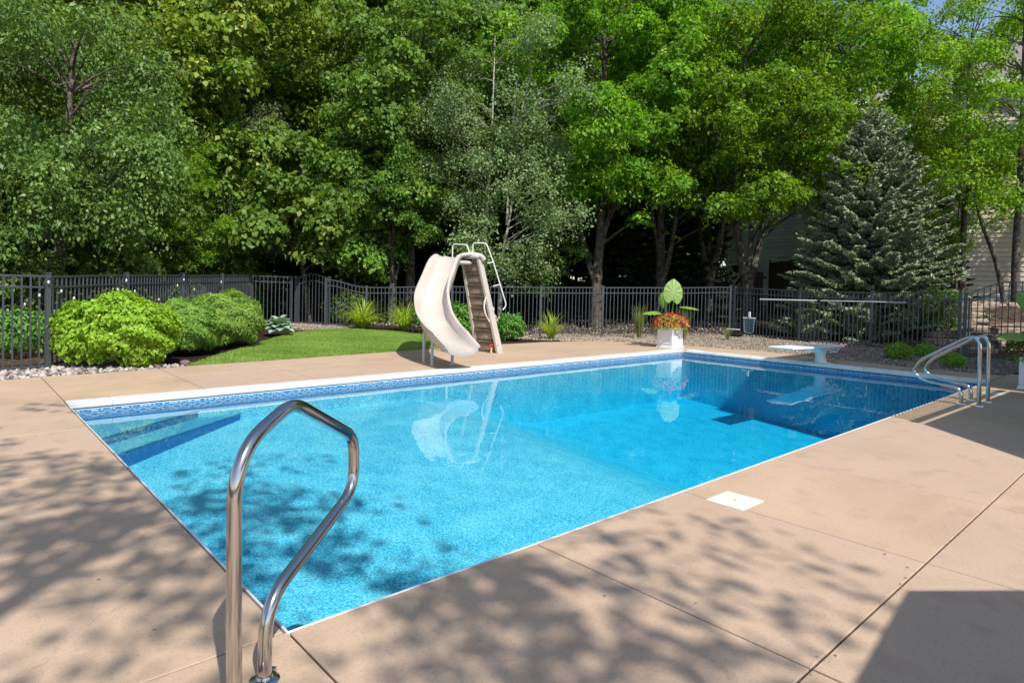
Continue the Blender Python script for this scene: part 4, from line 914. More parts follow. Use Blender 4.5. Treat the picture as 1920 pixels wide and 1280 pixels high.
# ------------------------------------------------------------------ planters
def ear_leaf(root, center, nrm, tipdir, w_, l_, cup=.10):
    nrm = Vector(nrm).normalized(); tv = Vector(tipdir); tv = (tv - nrm * tv.dot(nrm)).normalized(); sv = nrm.cross(tv); V = []; vn = []; na, nr = 60, 14
    for i in range(na):
        a = 2 * math.pi * i / na
        base = .5 * (1 + .10 * math.cos(2 * a) - .06 * math.cos(a)) ; f = base * (1 - .42 * math.exp(-((a - math.pi) / .28) ** 2)) * (1 + .12 * math.exp(-(min(a, 6.283 - a) / .3) ** 2)) * (1 + .008 * math.sin(9 * a))
        for j in range(nr + 1):
            q = j / nr; x = f * q * math.cos(a) * l_; y = f * q * math.sin(a) * w_ * 1.05
            V.append(Vector(center) + tv * (x + .0) + sv * y + nrm * (-cup * q * q * l_ * .6 + .005 * q * math.cos(a * 9)))
            yy_ = abs(y) / l_; xx_ = x / l_; vd_ = min(abs(yy_) * 2.2, abs(((xx_ - yy_ * .75) * 6.5) % 1 - .5) * .22 + .01); vn.append(max(0, 1 - vd_ * 22) * (.9 if yy_ < .03 else .55))
    F = [(i * (nr + 1) + j, i * (nr + 1) + j + 1, ((i + 1) % na) * (nr + 1) + j + 1, ((i + 1) % na) * (nr + 1) + j) for i in range(na) for j in range(nr)]
    me = make_mesh('big_leaf', V, F, True); at_ = me.attributes.new('vein', 'FLOAT', 'POINT'); at_.data.foreach_set('value', np.array(vn, np.float32))
    return link('big_leaf', me, M['ear'], root)
def dome(name, root, c, rx, ry, rz, n, size, mat, inner=.8, aspect=.7, low=-.35, noise_=.10, up_=.5, dirv=(0, 0, -.6), ph=0.0, tintb=0, fold=.10):
    d = unit(rng.normal(size=(n, 3))); k = d[:, 2] > low; d = d[k]; n = len(d)
    lump = 1 + noise_ * (np.sin(d[:, 0] * 6 + ph) * np.cos(d[:, 1] * 5 - ph) + .5 * np.sin(d[:, 2] * 9 + d[:, 0] * 7 + ph) + .35 * np.sin(d[:, 1] * 17 + d[:, 2] * 13))
    r_ = (inner + (1 - inner) * rng.random(n) ** .5) * lump
    P = d * r_[:, None] * [rx, ry, rz] + np.array(c)
    Nn = d * (1 - up_) + np.array([0, 0, up_]) + rng.normal(size=(n, 3)) * .38
    V, F = leaf_quads(P, Nn, size * rng.uniform(.6, 1.25, n), aspect, fold, direction=d * .7 + np.array(dirv))
    me = make_mesh(name, V, F); set_tint(me, np.clip(.45 + tintb + rng.normal(size=n) * .17 + .15 * np.sin(d[:, 0] * 8 + ph) * np.sin(d[:, 1] * 7), 0, 1)); return link(name, me, mat, root)
def planter(loc, label, rz, mats, leaves, sc_=1):
    t = thing('planter_box', label, 'planter', loc, rz)
    b = B(); b.lathe([(.345, 0), (.34, .03), (.315, .055), (.300, .07), (.300, .44), (.330, .47), (.335, .50), (.29, .505), (.28, .46)], n=4, a0=R(45)); b.obj('box', M['white'], t)
    for k in range(4):
        a = k * math.pi / 2; q = .2121
        b = B(); u = Vector((math.cos(a), math.sin(a), 0)); v = Vector((-u.y, u.x, 0))
        for (s, z, ww, hh) in ((-.185, .255, .05, .37), (.185, .255, .05, .37), (0, .415, .32, .05), (0, .095, .32, .05)): p = u * (q + .007) + v * s; b.box((p.x, p.y, z), (.014, ww, hh), a, .003)
        b.obj('panel_frame', M['white'], t)
    b = B(); b.box((0, 0, .45), (.38, .38, .04)); b.obj('potting_soil', M['mulch'], t)
    return t
def coleus(loc, label, rx, h, reds, limes, tintb=0, seed=0):
    t = thing('coleus_plant', label, 'flowers', loc)
    for k in range(9):
        a = k * .7; b = B(); b.tube([(0, 0, 0), (math.cos(a) * rx * .4, math.sin(a) * rx * .4, h * .5), (math.cos(a) * rx * .7, math.sin(a) * rx * .7, h * .6)], .006, 5); b.obj('stem', M['leaf_shrub'], t)
    dome('foliage', t, (0, 0, .07), rx, rx, h, 1500, .062, limes, .72, .62, -.45, .10, .45, ph=1 + seed)
    bl_ = dome('bloom', t, (0, 0, .09), rx * 1.0, rx * 1.0, h * 1.02, 760, .066, reds, .9, .72, -.30, .10, .6, ph=1 + seed); bl_['kind'] = 'stuff'
    return t
planter((12.47, 6.53, 0), 'white square planter box at the far corner of the pool in sun', 0, None, None)
coleus((12.47, 6.53, .50), 'sunlit red and lime coleus mounding over the far corner planter', .43, .27, M['leaf_coleus'], M['leaf_coleus_lime'])
t = thing('elephant_ear_plant', 'elephant ear with one huge upright green leaf rising from the far corner planter', 'plant', (12.47, 6.53, .5))
def petiole(root, pts, r=.014): b = B(); b.tube(catmull(pts, 5), r, 7); b.obj('leaf_stalk', M['leaf_shrub'], root, True)
petiole(t, [(0, 0, 0), (.0, -.02, .30), (.02, -.06, .66)]); ear_leaf(t, (.04, -.03, .88), (-.66, -.72, .30), (.15, .0, 1), .50, .60, .05)
petiole(t, [(0, 0, 0), (-.06, .05, .3), (-.12, .06, .52)]); ear_leaf(t, (-.14, .12, .68), (-.85, -.45, -.05), (-.1, .1, -1), .27, .36, .2)
petiole(t, [(0, 0, 0), (.14, -.14, .3), (.24, -.24, .52)]); ear_leaf(t, (.33, -.30, .52), (.05, -.12, 1), (.8, -.7, .0), .38, .46, .16)
petiole(t, [(0, 0, 0), (-.16, .14, .28), (-.26, .22, .40)]); ear_leaf(t, (-.36, .30, .38), (-.2, -.10, 1), (-.8, .7, -.1), .34, .42, .16)
planter((11.80, -.72, 0), 'white square planter box in the shade at the right edge', 0, None, None)
coleus((11.80, -.72, .50), 'dark red and green coleus over the shaded planter at the right edge', .46, .32, M['leaf_coleus_dark'], M['leaf_shrub'], seed=3)
t = thing('elephant_ear_plant', 'elephant ear with drooping dark leaves in the shaded right planter', 'plant', (11.80, -.72, .5))
petiole(t, [(0, 0, 0), (-.1, .1, .25), (-.22, .22, .38)]); ear_leaf(t, (-.30, .26, .37), (-.2, -.1, 1), (-.7, .6, -.15), .44, .52, .2)
petiole(t, [(0, 0, 0), (.0, .0, .3), (.05, .02, .62)]); ear_leaf(t, (.10, .02, .66), (-.5, -.5, .7), (.6, -.3, -.5), .36, .42, .2)
petiole(t, [(0, 0, 0), (.05, .05, .4), (-.02, .1, .82)]); ear_leaf(t, (-.02, .12, .86), (-.8, -.4, .5), (0, .4, .6), .36, .42, .2)

# ------------------------------------------------------------------ bed plants
def clump(name, label, cat, loc, n, ln, wd, mat, spread=.5, droop=.6, group=None, upr=.9, part='blades', seg=5, br=.06):
    t = thing(name, label, cat, loc, 0, group); az = rng.random(n) * 6.28; le = rng.uniform(.55, 1.1, n) * ln; sp = rng.random(n) ** .7 * spread; V = []; F = []
    for i in range(n):
        u = Vector((math.cos(az[i]), math.sin(az[i]), 0)); s = Vector((-u.y, u.x, 0)); p = u * br * random.random(); th = sp[i]; st_ = le[i] / seg; w_ = wd * random.uniform(.7, 1.1); k0 = len(V); az2 = random.uniform(-.2, .2)
        for k in range(seg + 1):
            q = k / seg; w2 = w_ * (1 - q ** 2.2) * (.65 + .7 * min(q * 3, 1) * .5) + .0008; V += [p - s * w2 / 2, p + s * w2 / 2]
            ang = th + droop * q * q * (1 + th) * 2.1; p = p + (u * math.sin(ang) + s * az2 * q + Vector((0, 0, 1)) * math.cos(ang)) * st_
        F += [(k0 + 2 * k, k0 + 2 * k + 1, k0 + 2 * k + 3, k0 + 2 * k + 2) for k in range(seg)]
    me = make_mesh(part, V, F, True); set_tint(me, np.clip(np.repeat(rng.normal(.5, .2, n), seg), 0, .99)); link(part, me, mat, t); return t
DG = 'daylily clumps in the mulch bed'
clump('daylily', 'left of two big bright daylily clumps beside the left gate', 'daylily', (8.05, 13.95, .1), 300, 1.02, .030, M['leaf_day'], .85, .55, DG)
clump('daylily', 'right of two big bright daylily clumps, nearer the slide', 'daylily', (9.0, 13.25, .08), 300, 1.02, .030, M['leaf_day'], .85, .55, DG)
clump('daylily', 'daylily clump at the end of the mulch behind the deck', 'daylily', (11.52, 9.75, 0), 150, .86, .026, M['leaf_day'], .75, .5, DG)
clump('daylily', 'small daylily seen between the slide flume and its stairs', 'daylily', (8.3, 10.3, 0), 70, .7, .020, M['leaf_day'], .5, .4, DG)
GG = 'feather reed grasses by the fence'
clump('reed_grass', 'tall upright feather grass left of the corner planter', 'ornamental grass', (14.2, 8.75, .02), 170, 1.0, .009, M['leaf_reed'], .22, .22, GG)
clump('reed_grass', 'tall upright feather grass behind the corner planter', 'ornamental grass', (14.9, 7.7, .03), 150, .95, .009, M['leaf_reed'], .30, .25, GG)
clump('reed_grass', 'thin short grass tuft in the gravel by the fence post', 'ornamental grass', (15.6, 6.7, .03), 50, .5, .008, M['leaf_reed'], .35, .3, GG)
def hosta(label, loc, n, s):
    t = thing('hosta', label, 'hosta', loc)
    for i in range(n):
        a = i * 2.4; ring = (i / n) ** .6; u = Vector((math.cos(a), math.sin(a), 0)); sv = Vector((-u.y, u.x, 0)); p = u * .05 + Vector((0, 0, s * (.75 - .55 * ring))); th = .5 + ring * .75; V = []; L_ = s * .62
        for k in range(6):
            q = k / 5; w_ = L_ * .36 * math.sin(math.pi * min(1, .12 + q * .88)) ** .8 + .003
            V += [p - sv * w_ + Vector((0, 0, .018)), p - sv * w_ * .5 + Vector((0, 0, .016 * (k % 2))), p, p + sv * w_ * .5 + Vector((0, 0, .016 * (k % 2))), p + sv * w_ + Vector((0, 0, .018))]
            an_ = th + q * 1.25; p = p + (u * math.sin(an_) + Vector((0, 0, math.cos(an_)))) * L_ / 5 * (.5 + ring * .8)
        F = [(k * 5 + j, k * 5 + j + 1, k * 5 + 6 + j, k * 5 + 5 + j) for k in range(5) for j in range(4)]
        me = make_mesh('leaf', V, F, True); set_tint(me, [random.uniform(.2, .85)] * len(F)); link('leaf', me, M['leaf_hosta'], t)
hosta('blue green hosta with broad ribbed leaves right of the round shrubs', (5.15, 12.9, .10), 34, .52)
def bush(name, label, cat, loc, parts, mat, group=None):
    t = thing(name, label, cat, loc, 0, group)
    for i, a in enumerate(parts): dome('foliage', t, *a, mat, **({}))
    return t
t = thing('lime_shrub', 'bright lime green rounded hydrangea shrub in front of the left fence', 'shrub', (1.12, 9.42, 0))
dome('foliage', t, (0, 0, .58), .83, .83, .57, 12500, .070, M['leaf_lime'], .82, .78, -.8, .13, .40, ph=.5, dirv=(0, 0, -.8), fold=.16)
dome('foliage', t, (.22, -.42, .30), .42, .36, .32, 1700, .08, M['leaf_lime'], .82, .72, -.9, .08, .35, ph=2.5, dirv=(0, 0, -.8))
dome('foliage', t, (-.55, -.12, .42), .36, .36, .36, 1400, .08, M['leaf_lime'], .82, .72, -.9, .08, .35, ph=4, dirv=(0, 0, -.8))
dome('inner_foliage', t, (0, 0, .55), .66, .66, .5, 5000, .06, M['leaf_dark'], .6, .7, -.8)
sh_ = dome('shoots', t, (0, 0, .60), .92, .92, .64, 420, .062, M['leaf_lime'], .92, .6, -.2, .2, .2, ph=6, dirv=(0, 0, .6)); sh_['kind'] = 'stuff'
b = B()
for k in range(16): a = k * .4; b.tube([(0, 0, -.02), (math.cos(a) * .3, math.sin(a) * .3, .4), (math.cos(a) * .55, math.sin(a) * .5, .75)], [.012, .008, .004], 5)
b.obj('stem', M['bark'], t)
YG = 'clipped yews along the left fence'
def yew(label, loc, rx, rz, ph, tintb=0, flop=(0, 0, .25)):
    t = thing('yew_shrub', label, 'shrub', loc, 0, YG)
    dome('foliage', t, (0, 0, rz * .55), rx, rx * .95, rz * .60, 26000, .10, M['leaf_yew'], .76, .22, -.72, .10, .10, dirv=flop, ph=ph, tintb=tintb, fold=.03)
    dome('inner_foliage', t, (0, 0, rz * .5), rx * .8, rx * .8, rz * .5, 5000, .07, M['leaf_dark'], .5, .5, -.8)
yew('darker clipped yew just right of the lime shrub', (2.35, 10.5, 0), .66, .90, 1.2, -.04)
yew('lighter clipped yew nearest the hosta', (3.32, 11.3, .02), .77, 1.0, 3.3, .08)
def vib(label, loc, r_, h, ph, n=3500, size=.075, mat=None, nm='leafy_shrub', grp=None):
    t = thing(nm, label, 'shrub', loc, 0, grp); dome('foliage', t, (0, 0, h * .5), r_, r_, h * .55, n, size, mat or M['leaf_shrub'], .55, .55, -.8, .14, .4, ph=ph)
    b = B()
    for k in range(7): a = k * .9; b.tube([(0, 0, -.02), (math.cos(a) * r_ * .6, math.sin(a) * r_ * .6, h * .7)], .008, 5)
    b.obj('stem', M['bark'], t)
vib('glossy leafy shrub just left of the slide flume', (9.35, 12.35, .04), .52, 1.25, 1)
vib('rounded green shrub right of the statue and slide stairs', (10.25, 10.05, .0), .44, .68, 2, 2600)
vib('dark leafy shrub seen under the slide between flume and stairs', (9.2, 10.9, .02), .5, .9, 5, 2500)
for (px, dp, r_, lab) in ((1530, 18.2, .55, 'leftmost low juniper under the blue spruce behind the fence'), (1620, 17.9, .6, 'low juniper in the middle below the blue spruce'), (1712, 17.4, .65, 'sunlit low juniper at the right foot of the blue spruce')):
    x, y = at(px, dp); t = thing('juniper', lab, 'shrub', (x, y, HT(x, y))); dome('foliage', t, (0, 0, .4), r_ * 1.25, r_, .55, 6500, .12, M['leaf_spruce'], .5, .3, -.7, .16, .3, dirv=(0, 0, .15), ph=px)
LG = 'low lime shrubs in the far right gravel'
vib('leftmost and largest low lime shrub by the far right gravel', (14.95, 2.18, 0), .30, .36, 3, 1600, .045, M['leaf_lime'], 'low_shrub', LG)
vib('low lime shrub tucked against the far right fence', (15.75, 1.85, 0), .24, .34, 4, 1100, .045, M['leaf_lime'], 'low_shrub', LG)
vib('small lime shrub nearest the ladder rails', (14.3, 1.0, 0), .24, .28, 6, 1100, .045, M['leaf_lime'], 'low_shrub', LG)
vib('rounded green shrub hanging at the right edge behind the planter', (17.0, -1.0, .5), .6, 1.0, 7, 2600)
vib('bright leafy bush behind the right fence beside the steps', (18.6, 2.25, .5), .55, 1.1, 8, 2600)
for (px, dp, r_, h, lab) in ((30, 11.2, .7, .8, 'loose green undergrowth behind the left edge of the fence'), (130, 12.4, .5, .7, 'low leafy undergrowth behind the fence beside the elm trunk'), (345, 17.5, .8, 1.2, 'pale leafy undergrowth behind the fence above the yews'), (470, 20.5, .6, .9, 'low undergrowth behind the fence left of the gate'), (655, 20.5, .8, 1.0, 'dark undergrowth behind the gate and daylilies')):
    x, y = at(px, dp); vib(lab, (x, y, HT(x, y)), r_, h, px, 2400, .08, M['leaf_shrub'] if h < 1 else M['leaf_linden'], 'undergrowth')

# ------------------------------------------------------------------ trees
def tree(name, label, loc, rz, scale, arche, group=None):
    return dup(arche, loc, rz, scale, label, group)
def base(name, label, cat='tree'): return thing(name, label, cat, (0, 0, 0))
TREES = {}
# maple
def make_maple(key, seed, mat, h=13.5, lobes=None, trunks=None, per=52, size=.15, dens=1.9, nl=70, **kw):
    me, CC = crown_mesh('crown', lobes, dens, per, size, **kw)
    r_ = base('maple_tree', ''); trunk_and_limbs(r_, trunks, CC, nl, M['bark']); link('crown', me, mat, r_); TREES[key] = r_; return r_
mlobes = [(0, 0, 9.5, 3.0, 3.0, 4.3), (1.9, .4, 6.4, 2.1, 2.0, 2.0), (-1.9, -.4, 6.2, 2.1, 2.0, 1.9), (.2, -2.1, 5.8, 1.9, 1.8, 1.9), (-.2, 2.1, 6.3, 2.0, 1.9, 1.8), (1.3, -1.5, 4.5, 1.3, 1.3, .9), (-1.5, -1.2, 4.7, 1.3, 1.2, .9), (1.9, -1.2, 9.2, 1.7, 1.7, 1.9), (-2.0, -.9, 9.4, 1.7, 1.7, 1.9)]
make_maple('maple', 1, M['leaf_maple'], lobes=mlobes, trunks=[([(0, 0, -.2), (.0, 0, 1.8), (.08, .0, 3.6), (.1, .1, 8), (.0, .1, 12)], .24, .05), ([(-.02, 0, 1.5), (-.35, 0, 2.4), (-.75, .1, 4.2), (-1.0, .2, 7)], .13, .04), ([(.05, .0, 2.6), (.5, .1, 4.4), (1.1, .0, 7)], .12, .03)], yellow=.055, upness=.9)
make_maple('maple_b', 2, M['leaf_maple'], lobes=[(.3, .2, 9.2, 3.3, 3.0, 4.2), (2.4, -.4, 6.6, 2.0, 1.9, 1.7), (-2.1, -.8, 6.9, 2.1, 2.0, 1.8), (.6, -2.3, 6.2, 2.1, 1.7, 1.8), (.1, 2.2, 6.4, 2.0, 1.9, 1.8), (-1.0, -1.9, 4.7, 1.4, 1.2, .9), (2.0, -1.3, 4.9, 1.3, 1.2, .8), (2.3, -1, 9.6, 1.6, 1.7, 1.9)],
           trunks=[([(0, 0, -.2), (.02, 0, 1.6), (-.3, .1, 3.0), (-.5, .1, 6), (-.3, .1, 10)], .22, .05), ([(.02, 0, 1.5), (.28, 0, 2.6), (.55, -.05, 4.4), (.9, .1, 8)], .17, .04), ([(0, 0, 1.6), (.05, -.1, 3.2), (.1, .1, 7)], .14, .04)], yellow=.045, upness=.9)
llobes = [(0, 0, 8.6, 2.9, 2.9, 4.2), (1.6, -1.0, 5.6, 1.9, 1.8, 1.8), (-1.7, -.9, 5.9, 1.9, 1.8, 1.9), (0, 1.8, 6.2, 1.9, 1.8, 1.9), (.2, -1.9, 8.2, 1.8, 1.6, 2.0), (-.3, -1.6, 4.2, 1.3, 1.2, 1.0), (1.9, .2, 9.4, 1.6, 1.6, 1.7)]
ltr = [([(0, 0, -.2), (.03, 0, 2.2), (-.06, .04, 6), (0, 0, 11)], .20, .05)]
make_maple('linden', 3, M['leaf_linden'], lobes=llobes, trunks=ltr, per=50, size=.14, dens=2.0, aspect=.8, yellow=.02, droop=.5)
r_ = TREES['linden'].copy(); 
make_maple('small', 4, M['leaf_linden'], lobes=[(0, 0, 3.5, 1.5, 1.5, 1.4), (.9, -.3, 2.5, .95, .9, .7), (-1.0, -.2, 2.8, .95, .9, .8), (.2, -.9, 2.2, 1.0, .7, .6), (-.7, .2, 4.6, .6, .6, .7), (1.1, 0, 3.2, .6, .7, .5)],
           trunks=[([(.10, 0, -.1), (.02, 0, .8), (-.12, 0, 1.8), (-.1, 0, 3.6)], .075, .02)], per=44, size=.14, dens=3.4, aspect=.8, spray=.34, nl=36, yellow=.03, droop=.55, rl=.03) if False else None
bpy.data.objects.remove(r_)
def arch(key, mat, lobes, trunks, bark, nl, name='leafy_tree', rl=.05, zmin=0, **kw):
    me, CC = crown_mesh('crown', lobes, **kw); r_ = base(name, ''); trunk_and_limbs(r_, trunks, CC, nl, M[bark], rl, zmin); link('crown', me, mat, r_); TREES[key] = r_
arch('small', M['leaf_linden'], [(0, 0, 3.5, 1.5, 1.5, 1.4), (.9, -.3, 2.5, .95, .9, .7), (-1.0, -.2, 2.8, .95, .9, .8), (.2, -.9, 2.2, 1.0, .7, .6), (-.7, .2, 4.6, .6, .6, .7), (1.1, 0, 3.2, .6, .7, .5)],
     [([(.10, 0, -.1), (.02, 0, .8), (-.12, 0, 1.8), (-.1, 0, 3.6)], .075, .02)], 'bark', 36, 'linden_tree', .03, .9, density=3.6, per=44, size=.14, spray=.34, aspect=.8, yellow=.03, droop=.55)
arch('elm', M['leaf_elm'], [(.1, 0, 5.3, 2.5, 2.4, 1.6), (1.3, -.6, 3.5, 1.4, 1.2, .75), (-1.5, -.4, 3.6, 1.5, 1.3, .9), (.0, -1.4, 3.3, 1.4, 1.0, .8), (1.7, -.9, 2.55, .85, .7, .45), (-1.9, -1.0, 2.2, 1.0, .9, .7), (-1.0, -1.5, 2.2, .9, .7, .55), (-.9, -1.3, 1.45, .8, .6, .35), (.5, -1.5, 2.4, .7, .5, .35)],
     [([(0, 0, -.2), (-.02, 0, 1.5), (.1, 0, 3.2), (.2, .1, 6)], .155, .05), ([(.05, 0, 2.4), (-.6, -.2, 3.6), (-1.5, -.4, 4.4)], .07, .02)], 'bark', 90, 'elm_tree', .03, 2.0, density=4.2, per=44, size=.095, spray=.42, aspect=.55, yellow=.01, droop=.75, flat=.2)
arch('aspen', M['leaf_aspen'], [(0, 0, 7.4, 1.9, 1.7, 2.9), (1.2, -.3, 4.4, 1.3, 1.1, 1.3), (-.9, -.3, 4.5, 1.2, 1.1, 1.2), (.9, -.2, 2.4, 1.15, .9, .75), (-.3, -.4, 2.6, 1.0, .9, .8), (1.9, 0, 6.6, 1.2, 1.1, 1.2), (-1.6, 0, 6.4, 1.0, 1.0, .9), (1.7, 0, 3.5, .8, .8, .45)],
     [([(-.22, 0, -.2), (-.25, 0, 2.5), (-.12, .1, 6), (-.1, .5, 9)], .075, .015), ([(.22, 0, -.2), (.28, .1, 2.2), (.5, .1, 3.6), (.75, .3, 6.5), (.95, .5, 7.6)], .06, .01), ([(.4, .05, 3.2), (.42, 0, 4.6), (.6, .1, 7.5)], .04, .015)], 'birch', 80, 'aspen_tree', .018, 1.2, density=3.3, per=54, size=.078, spray=.38, aspect=.85, yellow=.0, droop=.3, flat=.7, jitter=.9, shell=.25)
arch('birchr', M['leaf_right'], [(0, 0, 7.5, 2.5, 2.3, 3.4), (-1.8, -.3, 4.6, 1.1, 1.0, 1.2), (1.5, -.3, 4.7, 1.5, 1.3, 1.2), (-2.0, 0, 7.0, 1.2, 1.1, 1.3), (-1.4, -.7, 3.3, .7, .6, .6), (.4, -1.4, 5.0, 1.3, .9, 1.2)],
     [([(.1, 0, -.3), (.02, 0, 1.6), (.05, 0, 4.5), (0, 0, 9)], .15, .04), ([(-.15, .1, -.2), (-.55, .1, 1.4), (-1.15, .1, 2.9), (-1.6, .1, 5)], .085, .02)], 'bark', 60, 'birch_tree', .03, 2.0, density=2.3, per=46, size=.10, spray=.42, aspect=.8, yellow=.03, droop=.55, shell=.3)
arch('cedar', M['leaf_cedar'], [(0, 0, 1.9, 1.35, 1.2, .9), (.1, 0, 3.3, 1.25, 1.1, 1.0), (-.1, 0, 4.7, 1.05, .95, 1.0), (.1, 0, 6.0, .7, .7, 1.0), (1.0, -.2, 2.6, .8, .7, .5), (-.9, -.2, 3.6, .7, .6, .5), (.9, 0, 4.2, .6, .6, .5)],
     [([(0, 0, -.2), (0, 0, 2.5), (0, 0, 6.5)], .11, .02)], 'bark', 70, 'cedar_tree', .02, .5, density=5.5, per=60, size=.10, spray=.30, aspect=.28, yellow=.0, droop=.4, flat=.6, jitter=.8, shell=.2)
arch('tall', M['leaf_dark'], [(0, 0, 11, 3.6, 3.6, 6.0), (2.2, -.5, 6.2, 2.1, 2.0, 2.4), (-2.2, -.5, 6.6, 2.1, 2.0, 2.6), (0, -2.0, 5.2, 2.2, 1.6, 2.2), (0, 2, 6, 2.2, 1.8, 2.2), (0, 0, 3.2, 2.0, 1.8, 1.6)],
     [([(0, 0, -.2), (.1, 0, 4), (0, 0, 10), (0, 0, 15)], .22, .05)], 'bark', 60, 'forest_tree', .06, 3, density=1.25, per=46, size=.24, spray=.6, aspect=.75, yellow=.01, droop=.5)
# conifer
def conifer(key, H_, R0, mat, nb=30, name='spruce_tree', bare=.25, tw=.34):
    r_ = base(name, ''); b = B(); b.tube([(0, 0, -.2), (0, 0, H_ * .5), (0, 0, H_ * .98)], [.13, .08, .01], 8); lm = b; A0 = []; D0 = []; L0 = []
    for i in range(nb):
        q = i / (nb - 1); z = bare + (H_ - bare - .1) * q ** 1.0; Rr = R0 * (1 - q) ** .74 * (1 + .10 * math.sin(i * 2.3)) + .10; nbr = max(5, int(13 * (1 - q) + 5))
        for k in range(nbr):
            a = k * 6.283 / nbr + i * 1.9 + random.uniform(-.25, .25); L_ = Rr * random.uniform(.78, 1.14); u = Vector((math.cos(a), math.sin(a), 0)); s = Vector((-u.y, u.x, 0)); ele = -.36 + .50 * q; pts = []
            for j in range(6): f_ = j / 5; pts.append(Vector((0, 0, z)) + u * L_ * f_ + Vector((0, 0, L_ * (ele * f_ + (.11 * f_ ** 3) - .10 * math.sin(f_ * 3.1)))))
            lm.tube(pts, [.022 * (1 - q * .7) * (1 - j * .15) for j in range(6)], 4, False)
            m_ = max(3, int(L_ / .105))
            for j in range(m_):
                f_ = .18 + .82 * (j + .5) / m_; x = f_ * 5; i0 = min(4, int(x)); p = pts[i0].lerp(pts[i0 + 1], x - i0); t_ = (pts[i0 + 1] - pts[i0]).normalized(); tl = tw * (1.25 - .75 * f_) * random.uniform(.7, 1.2) * min(1, L_ / .9 + .3)
                for sg in (-1, 1, 0) if j % 2 else (-1, 1):
                    d = (t_ * .75 + s * sg * .85 + Vector((0, 0, random.uniform(-.2, .1)))).normalized(); A0.append(p); D0.append(d); L0.append(tl)
                    if tl > .2 and sg: q2 = p + d * tl * .5; A0.append(q2); D0.append((t_ * .9 + s * sg * .2 + Vector((0, 0, random.uniform(-.15, .12)))).normalized()); L0.append(tl * .55)
            A0.append(pts[5] - (pts[5] - pts[4]) * .5); D0.append((pts[5] - pts[4]).normalized()); L0.append(.26)
    lm.obj('trunk', M['bark'], r_, True)
    A0 = np.array(A0); D0 = np.array(D0); L0 = np.array(L0); k = len(A0); per = 9; idx = np.repeat(np.arange(k), per); n = len(idx); f_ = np.tile((np.arange(per) + .5) / per, k)
    nr = unit(rng.normal(size=(n, 3)) + [0, 0, .55]); dd = D0[idx] + rng.normal(size=(n, 3)) * .45 + [0, 0, .04]; P = A0[idx] + D0[idx] * (L0[idx] * f_)[:, None] + rng.normal(size=(n, 3)) * .012
    V, F = leaf_quads(P, nr, (.115 if key == 'spruce' else .10) * rng.uniform(.8, 1.3, n), .46, .05, direction=dd * 2); me = make_mesh('crown', V, F)
    tb = rng.normal(.45, .15, k); tb += (f_.reshape(k, per).mean(1) - .5); set_tint(me, np.clip(tb[idx] + (f_ - .5) * .4 + rng.normal(size=n) * .1, 0, .98)); link('crown', me, mat, r_); TREES[key] = r_; print('conifer', key, n)
conifer('spruce', 7.1, 2.95, M['leaf_spruce'], 46)
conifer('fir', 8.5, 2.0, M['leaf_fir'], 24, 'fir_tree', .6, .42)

used = set()
def put(key, px, dep, label, rz=0, s=1.0, mat=None, group=None, dz=0, name=None):
    x, y = at(px, dep); src = TREES[key]
    if key not in used:
        used.add(key); o = src; o.location = (x, y, HT(x, y) + dz); o.rotation_euler = (0, 0, rz); o.scale = (s,) * 3; o['label'] = label
        if group: o['group'] = group
    else: o = dup(src, (x, y, HT(x, y) + dz), rz, s, label, group)
    if name: o.name = name
    if mat:
        for c in o.children:
            if c.name.startswith('crown'): c.material_slots[0].link = 'OBJECT'; c.material_slots[0].material = M[mat]
    return o
fwd_rz = vd      # local +x to the right of the picture, local -y towards the camera
put('spruce', 1630, 18.9, 'full blue green spruce standing behind the right fence and pole', .4, .92)
put('maple', 1118, 22.3, 'bright green maple with a tall forked trunk right of the slide', fwd_rz, 1.0)
put('maple', 1238, 24.5, 'bright green maple whose straight trunk stands behind the corner planter', fwd_rz + 2.2, 1.02)
put('maple_b', 1400, 21.6, 'bright green maple splitting low into three stems before the grey house', fwd_rz, .93)
put('maple', 1585, 28.0, 'tall bright maple rising behind the top of the spruce', fwd_rz + 1.2, 1.12)
put('maple_b', 1330, 26.0, 'tall maple filling the gap behind the front maples', fwd_rz + 2.9, 1.05)
put('aspen', 922, 19.8, 'grey green aspen with two pale slender stems behind the slide', fwd_rz, 1.05)
put('small', 572, 20.0, 'small leaning linden standing right behind the left gate', fwd_rz, 1.28)
put('linden', 767, 22.0, 'dark linden with a thick trunk left of the slide', fwd_rz + .4, 1.05)
put('linden', 640, 24.5, 'tall linden reaching the top of the picture above the left gate', fwd_rz + 2.0, 1.15)
put('maple', 735, 21.0, 'slender dark tree just left of the thick linden trunk', fwd_rz + 4.4, .62, mat='leaf_linden', name='young_tree')
put('cedar', 470, 20.5, 'feathery grey green cedar left of the small linden', fwd_rz, 1.05)
put('cedar', 425, 22.0, 'taller ragged cedar behind the yews at left', fwd_rz + 2, 1.25)
put('elm', 110, 13.8, 'drooping elm arching over the left end of the fence', fwd_rz, 1.05)
put('elm', -190, 13.5, 'drooping elm cut off by the left edge of the picture', fwd_rz + 1.2, 1.15)
put('linden', 210, 19.0, 'pale flowering linden filling the upper left corner', fwd_rz + 3.6, 1.08, mat='leaf_seed', name='flowering_linden')
put('linden', 385, 21.0, 'pale flowering linden left of the cedars', fwd_rz + 1.1, 1.2, mat='leaf_seed', name='flowering_linden')
put('maple', 322, 18.0, 'young maple with pale low leaves behind the yews', fwd_rz + 1.9, .42, mat='leaf_maple', name='maple_sapling')
put('maple_b', 375, 20.0, 'thin maple sapling crowded between the yews and cedar', fwd_rz + .9, .5, mat='leaf_linden', name='maple_sapling')
